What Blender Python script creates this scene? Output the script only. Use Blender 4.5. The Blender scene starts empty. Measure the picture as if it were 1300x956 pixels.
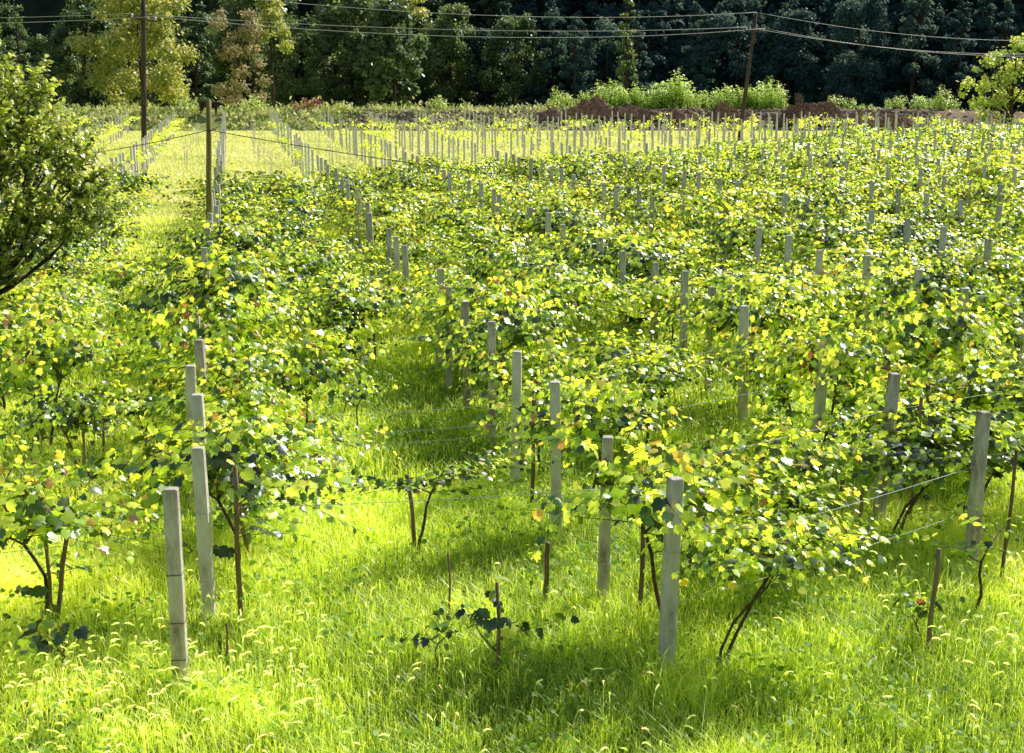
import bpy, bmesh, math, random
import numpy as np
from mathutils import Vector, Matrix
rnd = random.Random(7)
rng = np.random.default_rng(11)
sc = bpy.context.scene
COL = sc.collection
R = math.radians
PI = math.pi
# ------------------------------------------------------------------ camera
CAM_H, YAW, PITCH, FPX = 5.86, R(12.47), R(12.24), 1590.0
cam = bpy.data.cameras.new('camera')
cam.sensor_width = 36; cam.lens = FPX / 1300 * 36
cam.shift_y = -45 / 1300.0
cam.clip_end = 3000; cam.clip_start = .1
co = bpy.data.objects.new('camera', cam); COL.objects.link(co)
co.location = (0, 0, CAM_H); co.rotation_euler = (PI / 2 - PITCH, 0, -YAW)
sc.camera = co
cF = np.array([math.sin(YAW) * math.cos(PITCH), math.cos(YAW) * math.cos(PITCH), -math.sin(PITCH)])
cR = np.array([math.cos(YAW), -math.sin(YAW), 0]); cU = np.cross(cR, cF)
def seen(x, y, z, mx=0, my=0):
    """is this spot of the field inside the photographed stretch (used only to leave out plants nobody sees)"""
    v = np.array([x, y, z - CAM_H]); c = v @ cF
    if c < 1: return False
    px = 650 + FPX * (v @ cR) / c; py = 433 - FPX * (v @ cU) / c
    return -mx < px < 1300 + mx and -my < py < 956 + my
def uv(u, s):   # u metres to the right, s metres ahead along the view azimuth -> world x, y
    return (u * math.cos(YAW) + s * math.sin(YAW), -u * math.sin(YAW) + s * math.cos(YAW))

# ------------------------------------------------------------------ helpers
def tag(o, label=None, cat=None, group=None, kind=None):
    if label: o['label'] = label
    if cat: o['category'] = cat
    if group: o['group'] = group
    if kind: o['kind'] = kind
    return o
def link(name, me, mat=None, parent=None, loc=(0, 0, 0)):
    o = bpy.data.objects.new(name, me); COL.objects.link(o); o.location = loc
    if parent: o.parent = parent
    if mat is not None and me is not None and not me.materials: me.materials.append(mat)
    return o
def empty(name, loc, rz=0):
    o = bpy.data.objects.new(name, None); COL.objects.link(o)
    o.location = loc; o.rotation_euler = (0, 0, rz); o.empty_display_size = .2
    return o
def npmesh(name, V, faces_list, rv=None, smooth=False, matidx=None):
    """V (n,3); faces_list: list of int arrays (m,k)"""
    me = bpy.data.meshes.new(name)
    V = np.asarray(V, dtype=np.float32)
    me.vertices.add(len(V)); me.vertices.foreach_set('co', V.ravel())
    loops = np.concatenate([f.ravel() for f in faces_list]).astype(np.int32)
    tot = np.concatenate([np.full(len(f), f.shape[1], np.int32) for f in faces_list])
    start = np.concatenate([[0], np.cumsum(tot)[:-1]]).astype(np.int32)
    me.loops.add(len(loops)); me.loops.foreach_set('vertex_index', loops)
    me.polygons.add(len(tot)); me.polygons.foreach_set('loop_start', start); me.polygons.foreach_set('loop_total', tot)
    if matidx is not None: me.polygons.foreach_set('material_index', np.asarray(matidx, np.int32))
    me.polygons.foreach_set('use_smooth', np.full(len(tot), smooth))
    if rv is not None:
        a = me.attributes.new('rv', 'FLOAT', 'POINT'); a.data.foreach_set('value', np.asarray(rv, np.float32))
    me.update(calc_edges=True)
    return me
class MB:
    """collects tubes / boxes / loose geometry into one mesh"""
    def __init__(s): s.v = []; s.f = []
    def tube(s, pts, rad, n=6, cap=True):
        pts = [Vector(p) for p in pts]
        if not hasattr(rad, '__len__'): rad = [rad] * len(pts)
        b = len(s.v); up = Vector((.13, .21, .97))
        for i, p in enumerate(pts):
            t = (pts[min(i + 1, len(pts) - 1)] - pts[max(i - 1, 0)])
            if t.length < 1e-6: t = Vector((0, 0, 1))
            t.normalize()
            a = t.cross(up)
            if a.length < .05: a = t.cross(Vector((1, 0, 0)))
            a.normalize(); c = t.cross(a)
            for k in range(n):
                an = 2 * PI * k / n
                s.v.append(p + (a * math.cos(an) + c * math.sin(an)) * rad[i])
        for i in range(len(pts) - 1):
            for k in range(n):
                k2 = (k + 1) % n
                s.f.append((b + i * n + k, b + i * n + k2, b + (i + 1) * n + k2, b + (i + 1) * n + k))
        if cap:
            s.f.append(tuple(b + k for k in range(n))[::-1]); e = b + (len(pts) - 1) * n
            s.f.append(tuple(e + k for k in range(n)))
        return s
    def build(s, name, mat, parent=None, loc=(0, 0, 0), smooth=True):
        me = bpy.data.meshes.new(name); me.from_pydata([tuple(v) for v in s.v], [], s.f)
        me.polygons.foreach_set('use_smooth', [smooth] * len(me.polygons)); me.update()
        return link(name, me, mat, parent, loc)

# ------------------------------------------------------------------ materials
def newmat(name):
    m = bpy.data.materials.new(name); m.use_nodes = True
    nt = m.node_tree; nt.nodes.clear()
    return m, nt, nt.nodes.new('ShaderNodeOutputMaterial')
def ramp(nt, stops, src=None, interp='LINEAR'):
    r = nt.nodes.new('ShaderNodeValToRGB'); r.color_ramp.interpolation = interp
    el = r.color_ramp.elements
    while len(el) < len(stops): el.new(.5)
    for e, (p, c) in zip(el, stops): e.position = p; e.color = (*c, 1)
    if src is not None: nt.links.new(src, r.inputs[0])
    return r
def noise(nt, scale, detail=4, rough=.6, coord='Object', vec=None):
    n = nt.nodes.new('ShaderNodeTexNoise'); n.inputs['Scale'].default_value = scale
    n.inputs['Detail'].default_value = detail; n.inputs['Roughness'].default_value = rough
    if vec is None:
        tc = nt.nodes.new('ShaderNodeTexCoord'); vec = tc.outputs[coord]
    nt.links.new(vec, n.inputs['Vector'])
    return n
def mixrgb(nt, a, b, fac, mode='MIX'):
    m = nt.nodes.new('ShaderNodeMix'); m.data_type = 'RGBA'; m.blend_type = mode
    for s, i in ((fac, 0), (a, 6), (b, 7)):
        if hasattr(s, 'links'): nt.links.new(s, m.inputs[i])
        elif i == 0: m.inputs[0].default_value = s
        else: m.inputs[i].default_value = (*s, 1)
    return m.outputs[2]
def math_(nt, op, a, b=0.):
    m = nt.nodes.new('ShaderNodeMath'); m.operation = op
    for i, s in enumerate((a, b)):
        if hasattr(s, 'links'): nt.links.new(s, m.inputs[i])
        else: m.inputs[i].default_value = s
    return m.outputs[0]
def leaf_mat(name, stops, tstops, trans=.45, rough=.4, spec=.5, objvar=.25, pscale=0.0, tlo=None, gain=1.):
    m, nt, out = newmat(name)
    at = nt.nodes.new('ShaderNodeAttribute'); at.attribute_name = 'rv'
    oi = nt.nodes.new('ShaderNodeObjectInfo')
    v = math_(nt, 'ADD', at.outputs['Fac'], math_(nt, 'MULTIPLY', math_(nt, 'SUBTRACT', oi.outputs['Random'], .5), objvar))
    if pscale:
        g = nt.nodes.new('ShaderNodeNewGeometry')
        n = noise(nt, pscale, 3, .6, vec=g.outputs['Position'])
        v = math_(nt, 'ADD', v, math_(nt, 'MULTIPLY', math_(nt, 'SUBTRACT', n.outputs['Fac'], .5), .7))
    A, B = .74 * gain, .80 * trans / .5 * gain
    rc = ramp(nt, [(p_, tuple(A * q for q in c_)) for p_, c_ in stops], v); rt = ramp(nt, [(p_, tuple(min(1, B * q) for q in c_)) for p_, c_ in tstops], v)
    p = nt.nodes.new('ShaderNodeBsdfPrincipled'); p.inputs['Roughness'].default_value = rough
    p.inputs['Specular IOR Level'].default_value = spec
    nt.links.new(rc.outputs[0], p.inputs['Base Color'])
    t = nt.nodes.new('ShaderNodeBsdfTranslucent'); tcol = rt.outputs[0]
    if tlo is not None:   # dark thick leaves let less light through, deepening the shade put into their tone
        mr = nt.nodes.new('ShaderNodeMapRange'); mr.inputs[1].default_value = .15; mr.inputs[2].default_value = .5; mr.inputs[3].default_value = tlo / trans; mr.inputs[4].default_value = 1
        nt.links.new(v, mr.inputs[0]); tcol = mixrgb(nt, (0, 0, 0), tcol, mr.outputs[0])
    nt.links.new(tcol, t.inputs['Color'])
    ad = nt.nodes.new('ShaderNodeAddShader'); nt.links.new(p.outputs[0], ad.inputs[0]); nt.links.new(t.outputs[0], ad.inputs[1])
    nt.links.new(ad.outputs[0], out.inputs['Surface'])
    return m
def surf_mat(name, stops, scale=8, rough=.8, spec=.3, bump=.0, stretch=None, detail=6, bscale=None, coord='Object'):
    m, nt, out = newmat(name)
    tc = nt.nodes.new('ShaderNodeTexCoord'); vec = tc.outputs[coord]
    if stretch:
        mp = nt.nodes.new('ShaderNodeMapping'); mp.inputs['Scale'].default_value = stretch
        nt.links.new(vec, mp.inputs[0]); vec = mp.outputs[0]
    oi = nt.nodes.new('ShaderNodeObjectInfo')
    n = noise(nt, scale, detail, .65, vec=vec)
    v = math_(nt, 'ADD', n.outputs['Fac'], math_(nt, 'MULTIPLY', math_(nt, 'SUBTRACT', oi.outputs['Random'], .5), .2))
    rc = ramp(nt, stops, v)
    p = nt.nodes.new('ShaderNodeBsdfPrincipled'); p.inputs['Roughness'].default_value = rough
    p.inputs['Specular IOR Level'].default_value = spec
    nt.links.new(rc.outputs[0], p.inputs['Base Color'])
    if bump:
        b = nt.nodes.new('ShaderNodeBump'); b.inputs['Strength'].default_value = bump; b.inputs['Distance'].default_value = .02
        n2 = noise(nt, bscale or scale * 4, 6, .7, vec=vec)
        nt.links.new(n2.outputs['Fac'], b.inputs['Height']); nt.links.new(b.outputs[0], p.inputs['Normal'])
    nt.links.new(p.outputs[0], out.inputs['Surface'])
    return m

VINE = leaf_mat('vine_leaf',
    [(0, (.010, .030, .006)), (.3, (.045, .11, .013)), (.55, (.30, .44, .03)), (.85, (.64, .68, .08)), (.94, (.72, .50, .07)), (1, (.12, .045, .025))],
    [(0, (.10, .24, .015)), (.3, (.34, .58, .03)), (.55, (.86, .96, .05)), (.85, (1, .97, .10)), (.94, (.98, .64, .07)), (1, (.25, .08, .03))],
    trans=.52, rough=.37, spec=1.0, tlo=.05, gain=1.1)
YVINE = leaf_mat('young_vine_leaf',
    [(0, (.24, .36, .04)), (.5, (.50, .58, .07)), (1, (.72, .62, .10))],
    [(0, (.70, .82, .05)), (.5, (.92, .92, .08)), (1, (.97, .82, .10))], trans=.5, rough=.45, spec=.8)
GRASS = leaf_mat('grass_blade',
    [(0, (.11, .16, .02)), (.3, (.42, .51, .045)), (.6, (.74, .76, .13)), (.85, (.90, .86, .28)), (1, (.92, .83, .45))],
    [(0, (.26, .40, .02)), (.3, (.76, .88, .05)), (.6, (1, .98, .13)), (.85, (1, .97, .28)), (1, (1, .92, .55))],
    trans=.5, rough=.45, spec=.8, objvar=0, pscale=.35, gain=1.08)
FARGRASS = leaf_mat('dry_grass',
    [(0, (.40, .47, .09)), (.5, (.74, .73, .25)), (1, (.88, .81, .42))],
    [(0, (.70, .78, .12)), (.5, (.95, .92, .33)), (1, (.98, .92, .55))],
    trans=.45, rough=.6, spec=.3, objvar=0, pscale=.5, gain=.86)
FOX = leaf_mat('foxtail_head',
    [(0, (.62, .70, .16)), (.6, (.88, .86, .42)), (1, (.85, .68, .38))],
    [(0, (.85, .95, .25)), (.6, (1, 1, .74)), (1, (1, .88, .6))], trans=.55, rough=.5, spec=.8, objvar=0)
WEED = leaf_mat('weed_leaf',
    [(0, (.04, .10, .012)), (.5, (.15, .28, .03)), (1, (.42, .52, .07))],
    [(0, (.22, .40, .02)), (.5, (.50, .72, .04)), (1, (.85, .92, .09))], trans=.45, rough=.55, spec=.3, objvar=0, pscale=.5)
FRUIT = leaf_mat('fruit_leaf',
    [(0, (.03, .06, .01)), (.35, (.12, .18, .025)), (.9, (.60, .62, .13)), (1, (.66, .45, .10))],
    [(0, (.22, .36, .025)), (.35, (.50, .62, .05)), (.9, (.96, .94, .18)), (1, (.95, .7, .14))], trans=.5, rough=.36, spec=1.0, tlo=.15, gain=.9)
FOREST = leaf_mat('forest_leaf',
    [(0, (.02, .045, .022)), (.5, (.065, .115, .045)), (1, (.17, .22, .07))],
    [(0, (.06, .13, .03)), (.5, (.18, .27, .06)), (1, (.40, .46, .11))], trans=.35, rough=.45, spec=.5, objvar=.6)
BLUEFOREST = leaf_mat('haze_tinted_forest_leaf',  # bluish haze over the shaded slope, put into the leaf colour
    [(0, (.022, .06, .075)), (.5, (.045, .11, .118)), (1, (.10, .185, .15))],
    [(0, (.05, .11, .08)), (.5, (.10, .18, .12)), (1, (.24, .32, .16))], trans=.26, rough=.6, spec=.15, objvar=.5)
LITTREE = leaf_mat('sunlit_tree_leaf',  # sun on the wood-edge crowns put into a lighter leaf colour
    [(0, (.10, .16, .03)), (.5, (.30, .36, .08)), (1, (.58, .54, .16))],
    [(0, (.32, .44, .06)), (.5, (.66, .68, .12)), (1, (.9, .8, .25))], trans=.45, rough=.45, spec=.6, objvar=.2, gain=.76)
PALETREE = leaf_mat('pale_tree_leaf',
    [(0, (.20, .19, .08)), (.5, (.40, .36, .17)), (1, (.60, .50, .26))],
    [(0, (.45, .44, .15)), (.5, (.70, .60, .26)), (1, (.85, .70, .38))], trans=.4, rough=.5, spec=.3, objvar=.1, gain=.62)
SUNTREE = leaf_mat('bright_tree_leaf',
    [(0, (.06, .12, .02)), (.5, (.26, .36, .06)), (1, (.66, .62, .14))],
    [(0, (.24, .38, .04)), (.5, (.62, .74, .09)), (1, (1, .94, .22))], trans=.5, rough=.4, spec=.9, objvar=.05, gain=.8)
BANKW = leaf_mat('bank_weed_leaf',
    [(0, (.10, .15, .05)), (.5, (.34, .40, .12)), (1, (.62, .60, .24))],
    [(0, (.20, .30, .06)), (.5, (.55, .64, .14)), (1, (.9, .85, .32))],
    trans=.42, rough=.6, spec=.3, objvar=0, pscale=.5, gain=.8)
SAPL = leaf_mat('sapling_leaf',
    [(0, (.20, .38, .07)), (.5, (.46, .66, .16)), (1, (.66, .78, .22))],
    [(0, (.5, .78, .12)), (.5, (.8, .97, .22)), (1, (.95, 1, .32))], trans=.5, rough=.45, spec=.5, objvar=.3, gain=.74)
REDS = leaf_mat('red_shrub_leaf',
    [(0, (.22, .08, .05)), (.5, (.42, .20, .10)), (1, (.50, .34, .14))],
    [(0, (.45, .14, .08)), (.5, (.66, .32, .16)), (1, (.75, .55, .20))], trans=.4, rough=.5, spec=.3, objvar=.1)
MAGS = leaf_mat('magenta_shrub_leaf',
    [(0, (.16, .02, .05)), (.5, (.34, .04, .12)), (1, (.45, .10, .18))],
    [(0, (.3, .03, .08)), (.5, (.5, .06, .18)), (1, (.6, .15, .25))], trans=.4, rough=.5, spec=.3, objvar=.1)
CONC = surf_mat('post_concrete', [(.28, (.30, .24, .17)), (.42, (.64, .57, .46)), (.55, (.80, .73, .62)), (.72, (.90, .86, .77))], 7, .9, .2, .9, (1, 1, .3), 10, 40)
FCONC = surf_mat('far_post_concrete', [(.25, (.56, .54, .53)), (.5, (.72, .70, .69)), (.72, (.84, .82, .81))], 6, .9, .2)
BARK = surf_mat('vine_bark', [(.3, (.06, .035, .02)), (.55, (.15, .09, .055)), (.8, (.26, .18, .12))], 30, .9, .2, .6, (1, 1, .25))
CANE = surf_mat('vine_cane', [(.3, (.07, .05, .025)), (.6, (.14, .10, .045)), (.8, (.20, .18, .07))], 12, .7, .3)
STAKE = surf_mat('stake_wood', [(.3, (.14, .085, .045)), (.55, (.28, .19, .11)), (.8, (.42, .32, .2))], 14, .8, .3, .4, (1, 1, .15))
POLEW = surf_mat('pole_wood', [(.3, (.035, .025, .02)), (.55, (.075, .055, .042)), (.8, (.16, .125, .095))], 9, .85, .25, .5, (1, 1, .08))
OLIVE = surf_mat('olive_pole_wood', [(.3, (.20, .16, .04)), (.55, (.40, .33, .10)), (.8, (.52, .44, .16))], 9, .8, .3, .4, (1, 1, .08))
TRUNK = surf_mat('tree_bark', [(.3, (.03, .022, .016)), (.55, (.07, .052, .038)), (.8, (.13, .10, .08))], 5, .9, .2, .6, (1, 1, .3))
WIRE = surf_mat('galvanised_wire', [(.3, (.42, .42, .42)), (.7, (.6, .6, .6))], 3, .4, .6)
CABLE = surf_mat('black_cable', [(.3, (.02, .02, .02)), (.7, (.05, .05, .05))], 3, .6, .4)
ALU = surf_mat('conductor', [(.3, (.36, .36, .36)), (.7, (.5, .5, .5))], 3, .45, .6)
PORC = surf_mat('porcelain', [(.3, (.75, .75, .73)), (.7, (.85, .85, .83))], 3, .3, .5)
WHITE = surf_mat('white_tie', [(.3, (.72, .72, .70)), (.7, (.85, .85, .83))], 3, .5, .4)
DARKTIE = surf_mat('rusty_tie', [(.3, (.06, .045, .035)), (.7, (.14, .10, .07))], 20, .7, .3)
COWM = surf_mat('cow_hide', [(.3, (.018, .010, .008)), (.7, (.045, .025, .018))], 4, .7, .3)
SOIL = surf_mat('dug_soil', [(.3, (.12, .06, .042)), (.5, (.28, .165, .115)), (.7, (.50, .36, .27))], 3, .95, .1, .9, None, 8, 14)
STONE = surf_mat('rubble_stone', [(.3, (.24, .17, .13)), (.5, (.42, .33, .26)), (.7, (.66, .58, .49))], 2.5, .9, .2, .5, None, 6, 12)
def ground_mat():
    m, nt, out = newmat('meadow_ground')
    g = nt.nodes.new('ShaderNodeNewGeometry')
    sx = nt.nodes.new('ShaderNodeSeparateXYZ'); nt.links.new(g.outputs['Position'], sx.inputs[0])
    n1 = noise(nt, .22, 5, .6, vec=g.outputs['Position']); n2 = noise(nt, 3.2, 6, .7, vec=g.outputs['Position'])
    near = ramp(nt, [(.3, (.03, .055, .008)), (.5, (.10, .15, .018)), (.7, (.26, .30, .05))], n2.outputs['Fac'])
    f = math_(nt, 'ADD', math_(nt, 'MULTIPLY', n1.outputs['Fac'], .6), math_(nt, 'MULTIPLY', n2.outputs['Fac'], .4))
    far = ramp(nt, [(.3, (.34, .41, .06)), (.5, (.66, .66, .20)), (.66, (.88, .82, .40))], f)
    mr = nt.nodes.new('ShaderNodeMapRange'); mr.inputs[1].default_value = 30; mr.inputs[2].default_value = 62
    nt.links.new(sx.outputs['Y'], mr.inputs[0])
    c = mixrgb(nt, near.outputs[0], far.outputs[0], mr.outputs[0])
    p = nt.nodes.new('ShaderNodeBsdfPrincipled'); p.inputs['Roughness'].default_value = .95
    p.inputs['Specular IOR Level'].default_value = .1
    nt.links.new(c, p.inputs['Base Color'])
    b = nt.nodes.new('ShaderNodeBump'); b.inputs['Strength'].default_value = .8; b.inputs['Distance'].default_value = .08
    nt.links.new(n2.outputs['Fac'], b.inputs['Height']); nt.links.new(b.outputs[0], p.inputs['Normal'])
    nt.links.new(p.outputs[0], out.inputs['Surface'])
    return m
GROUND = ground_mat()
HILLM = surf_mat('hill_undergrowth', [(.3, (.010, .018, .010)), (.55, (.022, .036, .018)), (.8, (.045, .06, .025))], .35, .95, .1, .9, None, 8, 2)
def bank_mat():
    m, nt, out = newmat('bank_earth'); g = nt.nodes.new('ShaderNodeNewGeometry')
    sx = nt.nodes.new('ShaderNodeSeparateXYZ'); nt.links.new(g.outputs['Position'], sx.inputs[0])
    n1 = noise(nt, .8, 8, .7, vec=g.outputs['Position'])
    gr = ramp(nt, [(.3, (.16, .19, .05)), (.5, (.38, .42, .12)), (.7, (.58, .56, .22))], n1.outputs['Fac'])
    so = ramp(nt, [(.3, (.16, .09, .062)), (.5, (.32, .205, .145)), (.7, (.54, .41, .31))], n1.outputs['Fac'])
    mr = nt.nodes.new('ShaderNodeMapRange'); mr.inputs[1].default_value = 26; mr.inputs[2].default_value = 34
    nt.links.new(sx.outputs['X'], mr.inputs[0])
    p = nt.nodes.new('ShaderNodeBsdfPrincipled'); p.inputs['Roughness'].default_value = .95; p.inputs['Specular IOR Level'].default_value = .1
    nt.links.new(mixrgb(nt, gr.outputs[0], so.outputs[0], mr.outputs[0]), p.inputs['Base Color'])
    b = nt.nodes.new('ShaderNodeBump'); b.inputs['Strength'].default_value = .9; b.inputs['Distance'].default_value = .2
    nt.links.new(n1.outputs['Fac'], b.inputs['Height']); nt.links.new(b.outputs[0], p.inputs['Normal'])
    nt.links.new(p.outputs[0], out.inputs['Surface']); return m
BANKM = bank_mat()

# ------------------------------------------------------------------ leaves
_o = [(0, 0), (.19, -.14), (.42, -.05), (.57, .22), (.43, .36), (.50, .66), (.25, .72), (0, 1.06)]
_o = _o + [(-x, y) for x, y in _o[-2:0:-1]]
L0v = np.array([(x, y, -.30 * abs(x) ** 1.3 - .22 * y * y) for x, y in _o] + [(0, .45, -.02)])
L0f = np.array([(i, (i + 1) % len(_o), len(_o)) for i in range(len(_o))])
_m = [(0, 0), (.46, .04), (.45, .62), (0, 1), (-.45, .62), (-.46, .04)]
L1v = np.array([(x, y, -.28 * abs(x) - .2 * y * y) for x, y in _m]); L1f = np.array([(0, 1, 2, 3), (0, 3, 4, 5)])
_n = [(0, 0), (.24, .35), (.2, .7), (0, 1), (-.2, .7), (-.24, .35)]
LNv = np.array([(x, y, -.25 * abs(x) - .22 * y * y) for x, y in _n]); LNf = L1f
def leaves(P, D, N, S, rv, tv, tf):
    """P base points, D tip directions, N rough normals, S lengths -> verts, faces, rv per vert"""
    P = np.asarray(P); D = np.asarray(D); N = np.asarray(N); S = np.asarray(S)
    D = D / np.linalg.norm(D, axis=1, keepdims=True)
    tz = rng.uniform(-.6, 2.6, (len(P), 1)); ax = rng.uniform(.8, 1.15, (len(P), 1))
    X = np.cross(D, N); X /= np.linalg.norm(X, axis=1, keepdims=True) + 1e-9
    Z = np.cross(X, D)
    V = P[:, None, :] + S[:, None, None] * ((tv[None, :, 0] * ax)[:, :, None] * X[:, None, :] + tv[None, :, 1, None] * D[:, None, :] + (tv[None, :, 2] * tz)[:, :, None] * Z[:, None, :])
    n, k = len(P), len(tv)
    F = (tf[None] + (np.arange(n) * k)[:, None, None]).reshape(-1, tf.shape[1])
    return V.reshape(-1, 3), F, np.repeat(np.asarray(rv), k)
def runit(n): 
    v = rng.normal(size=(n, 3)); return v / np.linalg.norm(v, axis=1, keepdims=True)

# ------------------------------------------------------------------ grapevines
def vine_parts(seed, size=1., nshoot=34, lod=0, hbase=1.0, spread=1.0, young=False, fork=False, long_x=.2, zmin=.12):
    r = random.Random(seed)
    trunk = MB(); canes = MB()
    P, D, N, S, RV = [], [], [], [], []
    # trunk with a bend or two
    h = hbase * size
    lean = (r.uniform(-.18, .18), r.uniform(-.15, .15))
    fl = .5 if fork else 0
    tp = [Vector((fl * t * t + lean[0] * t * t + .03 * math.sin(7 * t + seed), lean[1] * t * t + .03 * math.cos(6 * t + seed), -.05 + (h + .05) * t)) for t in (0, .2, .4, .6, .8, 1)]
    trunk.tube(tp, [.026 * size, .022 * size, .02 * size, .019 * size, .018 * size, .016 * size], 7)
    if fork:
        q = [Vector((-.12, .0, -.05)), Vector((-.10, .0, .25)), Vector((0.06, .02, .6)), Vector((.22, .0, .8)), Vector((.45, -.03, 1.05)), Vector((.6, 0, 1.3))]
        trunk.tube(q, [.02, .018, .017, .016, .012, .008], 6)
    top = tp[-1]
    arms = []
    na = 2 if young else r.choice((3, 4, 4))
    for a in range(na):
        ang = a * 2 * PI / na + r.uniform(-.5, .5) + (0 if r.random() < .5 else .4)
        L = r.uniform(.3, .72) * size * spread
        pts = [top.copy()]
        for k in range(1, 6):
            t = k / 5
            pts.append(top + Vector((math.cos(ang) * L * t, math.sin(ang) * L * t, .35 * size * math.sin(t * 1.7) + r.uniform(-.04, .04))))
        canes.tube(pts, [.014 * size, .012 * size, .011 * size, .010 * size, .009 * size, .007 * size], 5)
        arms.append(pts)
    for s_ in range(nshoot):
        arm = r.choice(arms); t = r.uniform(.1, 1); k = min(4, int(t * 5))
        p = arm[k].lerp(arm[k + 1], t * 5 - k) if not young else arm[k].copy()
        q_ = r.random(); ang = r.uniform(0, 2 * PI)
        if q_ < long_x:        # long runner out along the cross wires
            ang = r.choice((0, PI)) + r.uniform(-.35, .35); L = r.uniform(.9, 1.7) * size; up = r.uniform(.05, .5); g = r.uniform(.15, .45)
        elif q_ < long_x + .45 or (fork and q_ < .96):   # fountain: rises, tips over and hangs
            L = r.uniform(.7, 1.45) * size; up = r.uniform(1.2, 3.2); g = r.uniform(1.7, 3.0)
        else:                  # side shoot from the stem
            if not young: p = Vector(tp[r.choice((2, 3, 3, 4, 5))])
            L = r.uniform(.4, .9) * size; up = r.uniform(.0, .9); g = r.uniform(.5, 1.6)
        d = Vector((math.cos(ang), math.sin(ang), up)).normalized()
        step = .075 if lod == 0 else (.10 if lod == 1 else .15)
        n = max(3, int(L / step)); pts = [p.copy()]
        side = 1
        for i in range(n):
            d = (d + Vector((r.uniform(-.1, .1), r.uniform(-.1, .1), -g * step * .9 + r.uniform(-.06, .06)))).normalized()
            p = p + d * step
            if p.z < zmin: break
            pts.append(p.copy())
            lat = d.cross(Vector((0, 0, 1)))
            if lat.length < .1: lat = Vector((1, 0, 0))
            lat.normalize(); side = -side
            sz = r.uniform(.068, .155) * (1 if lod == 0 else 1.1 if lod == 1 else 1.5) * (1 - .5 * (i / n) ** 2) * (.85 if young else 1)
            ow = Vector((p.x, p.y, 0)); ow = ow / max(ow.length, .05)
            dirv = (lat * side * r.uniform(.2, .9) + d * r.uniform(0, .7) + ow * r.uniform(-.1, .6) + Vector((r.uniform(-.3, .3), r.uniform(-.3, .3), r.uniform(-1.1, .05)))).normalized()
            pet = p + lat * side * r.uniform(.02, .07) + Vector((0, 0, r.uniform(0, .05)))
            nrm = (Vector((0, 0, .85)) + ow * r.uniform(0, .9) + Vector((r.gauss(0, .42), r.gauss(0, .42), 0))).normalized()
            x = r.random()
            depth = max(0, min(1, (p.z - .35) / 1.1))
            v = .02 + .70 * x ** 1.25 * (.3 + .7 * depth) + .2 * (i / n)  # lower leaves darker: canopy shade put into the leaf tone
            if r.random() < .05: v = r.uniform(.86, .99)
            P.append(pet); D.append(dirv); N.append(nrm); S.append(sz); RV.append(min(v, 1))
        if lod < 2 and len(pts) > 2:
            canes.tube(pts, [.0065 * size * (1 - .7 * i / len(pts)) for i in range(len(pts))], 3, False)
    tv, tf = (L0v, L0f) if lod == 0 else (L1v, L1f)
    lf = leaves([tuple(p) for p in P], [tuple(p) for p in D], [tuple(p) for p in N], S, RV, tv, tf)
    return trunk, canes, lf
def vine_proto(seed, mat=VINE, **kw):
    t, c, (V, F, rv) = vine_parts(seed, **kw)
    root = empty('grapevine', (0, 0, -50))
    t.build('trunk', BARK, root); c.build('cane', CANE, root)
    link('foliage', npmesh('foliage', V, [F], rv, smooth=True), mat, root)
    return root
def copy_tree(o):
    c = o.copy(); COL.objects.link(c)
    for ch in o.children:
        d = ch.copy(); COL.objects.link(d); d.parent = c
        for g in ch.children:
            e = g.copy(); COL.objects.link(e); e.parent = d
    return c
def drop_tree(o):
    for ch in list(o.children):
        for g in list(ch.children): bpy.data.objects.remove(g)
        bpy.data.objects.remove(ch)
    bpy.data.objects.remove(o)

# rows ---------------------------------------------------------------
ROW0, DROW, STEP = -.62, 4.46, 1.86
def bankY(x): return 125.3 - .2165 * x
def canopyY(x):     # where the full-grown vines stop and the newly planted part begins
    xs = [-30, -10.7, -5.1, -.6, 3.8, 7.6, 16.5, 30.4, 47.5, 62.7, 90]; ys = [40, 52, 58, 53, 59, 61, 65, 78, 89, 96, 104]
    return float(np.interp(x, xs, ys))
def rowname(k):
    if k == 0: return 'row of the leaning left post'
    if k == 1: return 'row of the centre front post'
    if k == 2: return 'row of the right front post'
    if k == -1: return 'row passing the dark utility pole'
    if k < -1: return ['second', 'third', 'fourth', 'fifth', 'sixth'][-k - 2] + ' row left of the leaning post'
    O = ['first', 'second', 'third', 'fourth', 'fifth', 'sixth', 'seventh', 'eighth', 'ninth', 'tenth', 'eleventh', 'twelfth', 'thirteenth', 'fourteenth', 'fifteenth', 'sixteenth', 'seventeenth', 'eighteenth', 'nineteenth', 'twentieth']
    return O[min(k - 3, 19)] + ' row right of the right front post'
ORD = ['first', 'second', 'third', 'fourth', 'fifth', 'sixth', 'seventh', 'eighth', 'ninth', 'tenth', 'eleventh', 'twelfth', 'thirteenth', 'fourteenth', 'fifteenth', 'sixteenth']
posts = []
start = {0: [11.6, 13.08, 15.0, 16.9, 18.75], 1: [10.9, 12.6, 14.95, 16.7, 18.9], 2: [12.6, 14.2, 16.6, 19.05, 20.95, 22.45]}
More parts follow.
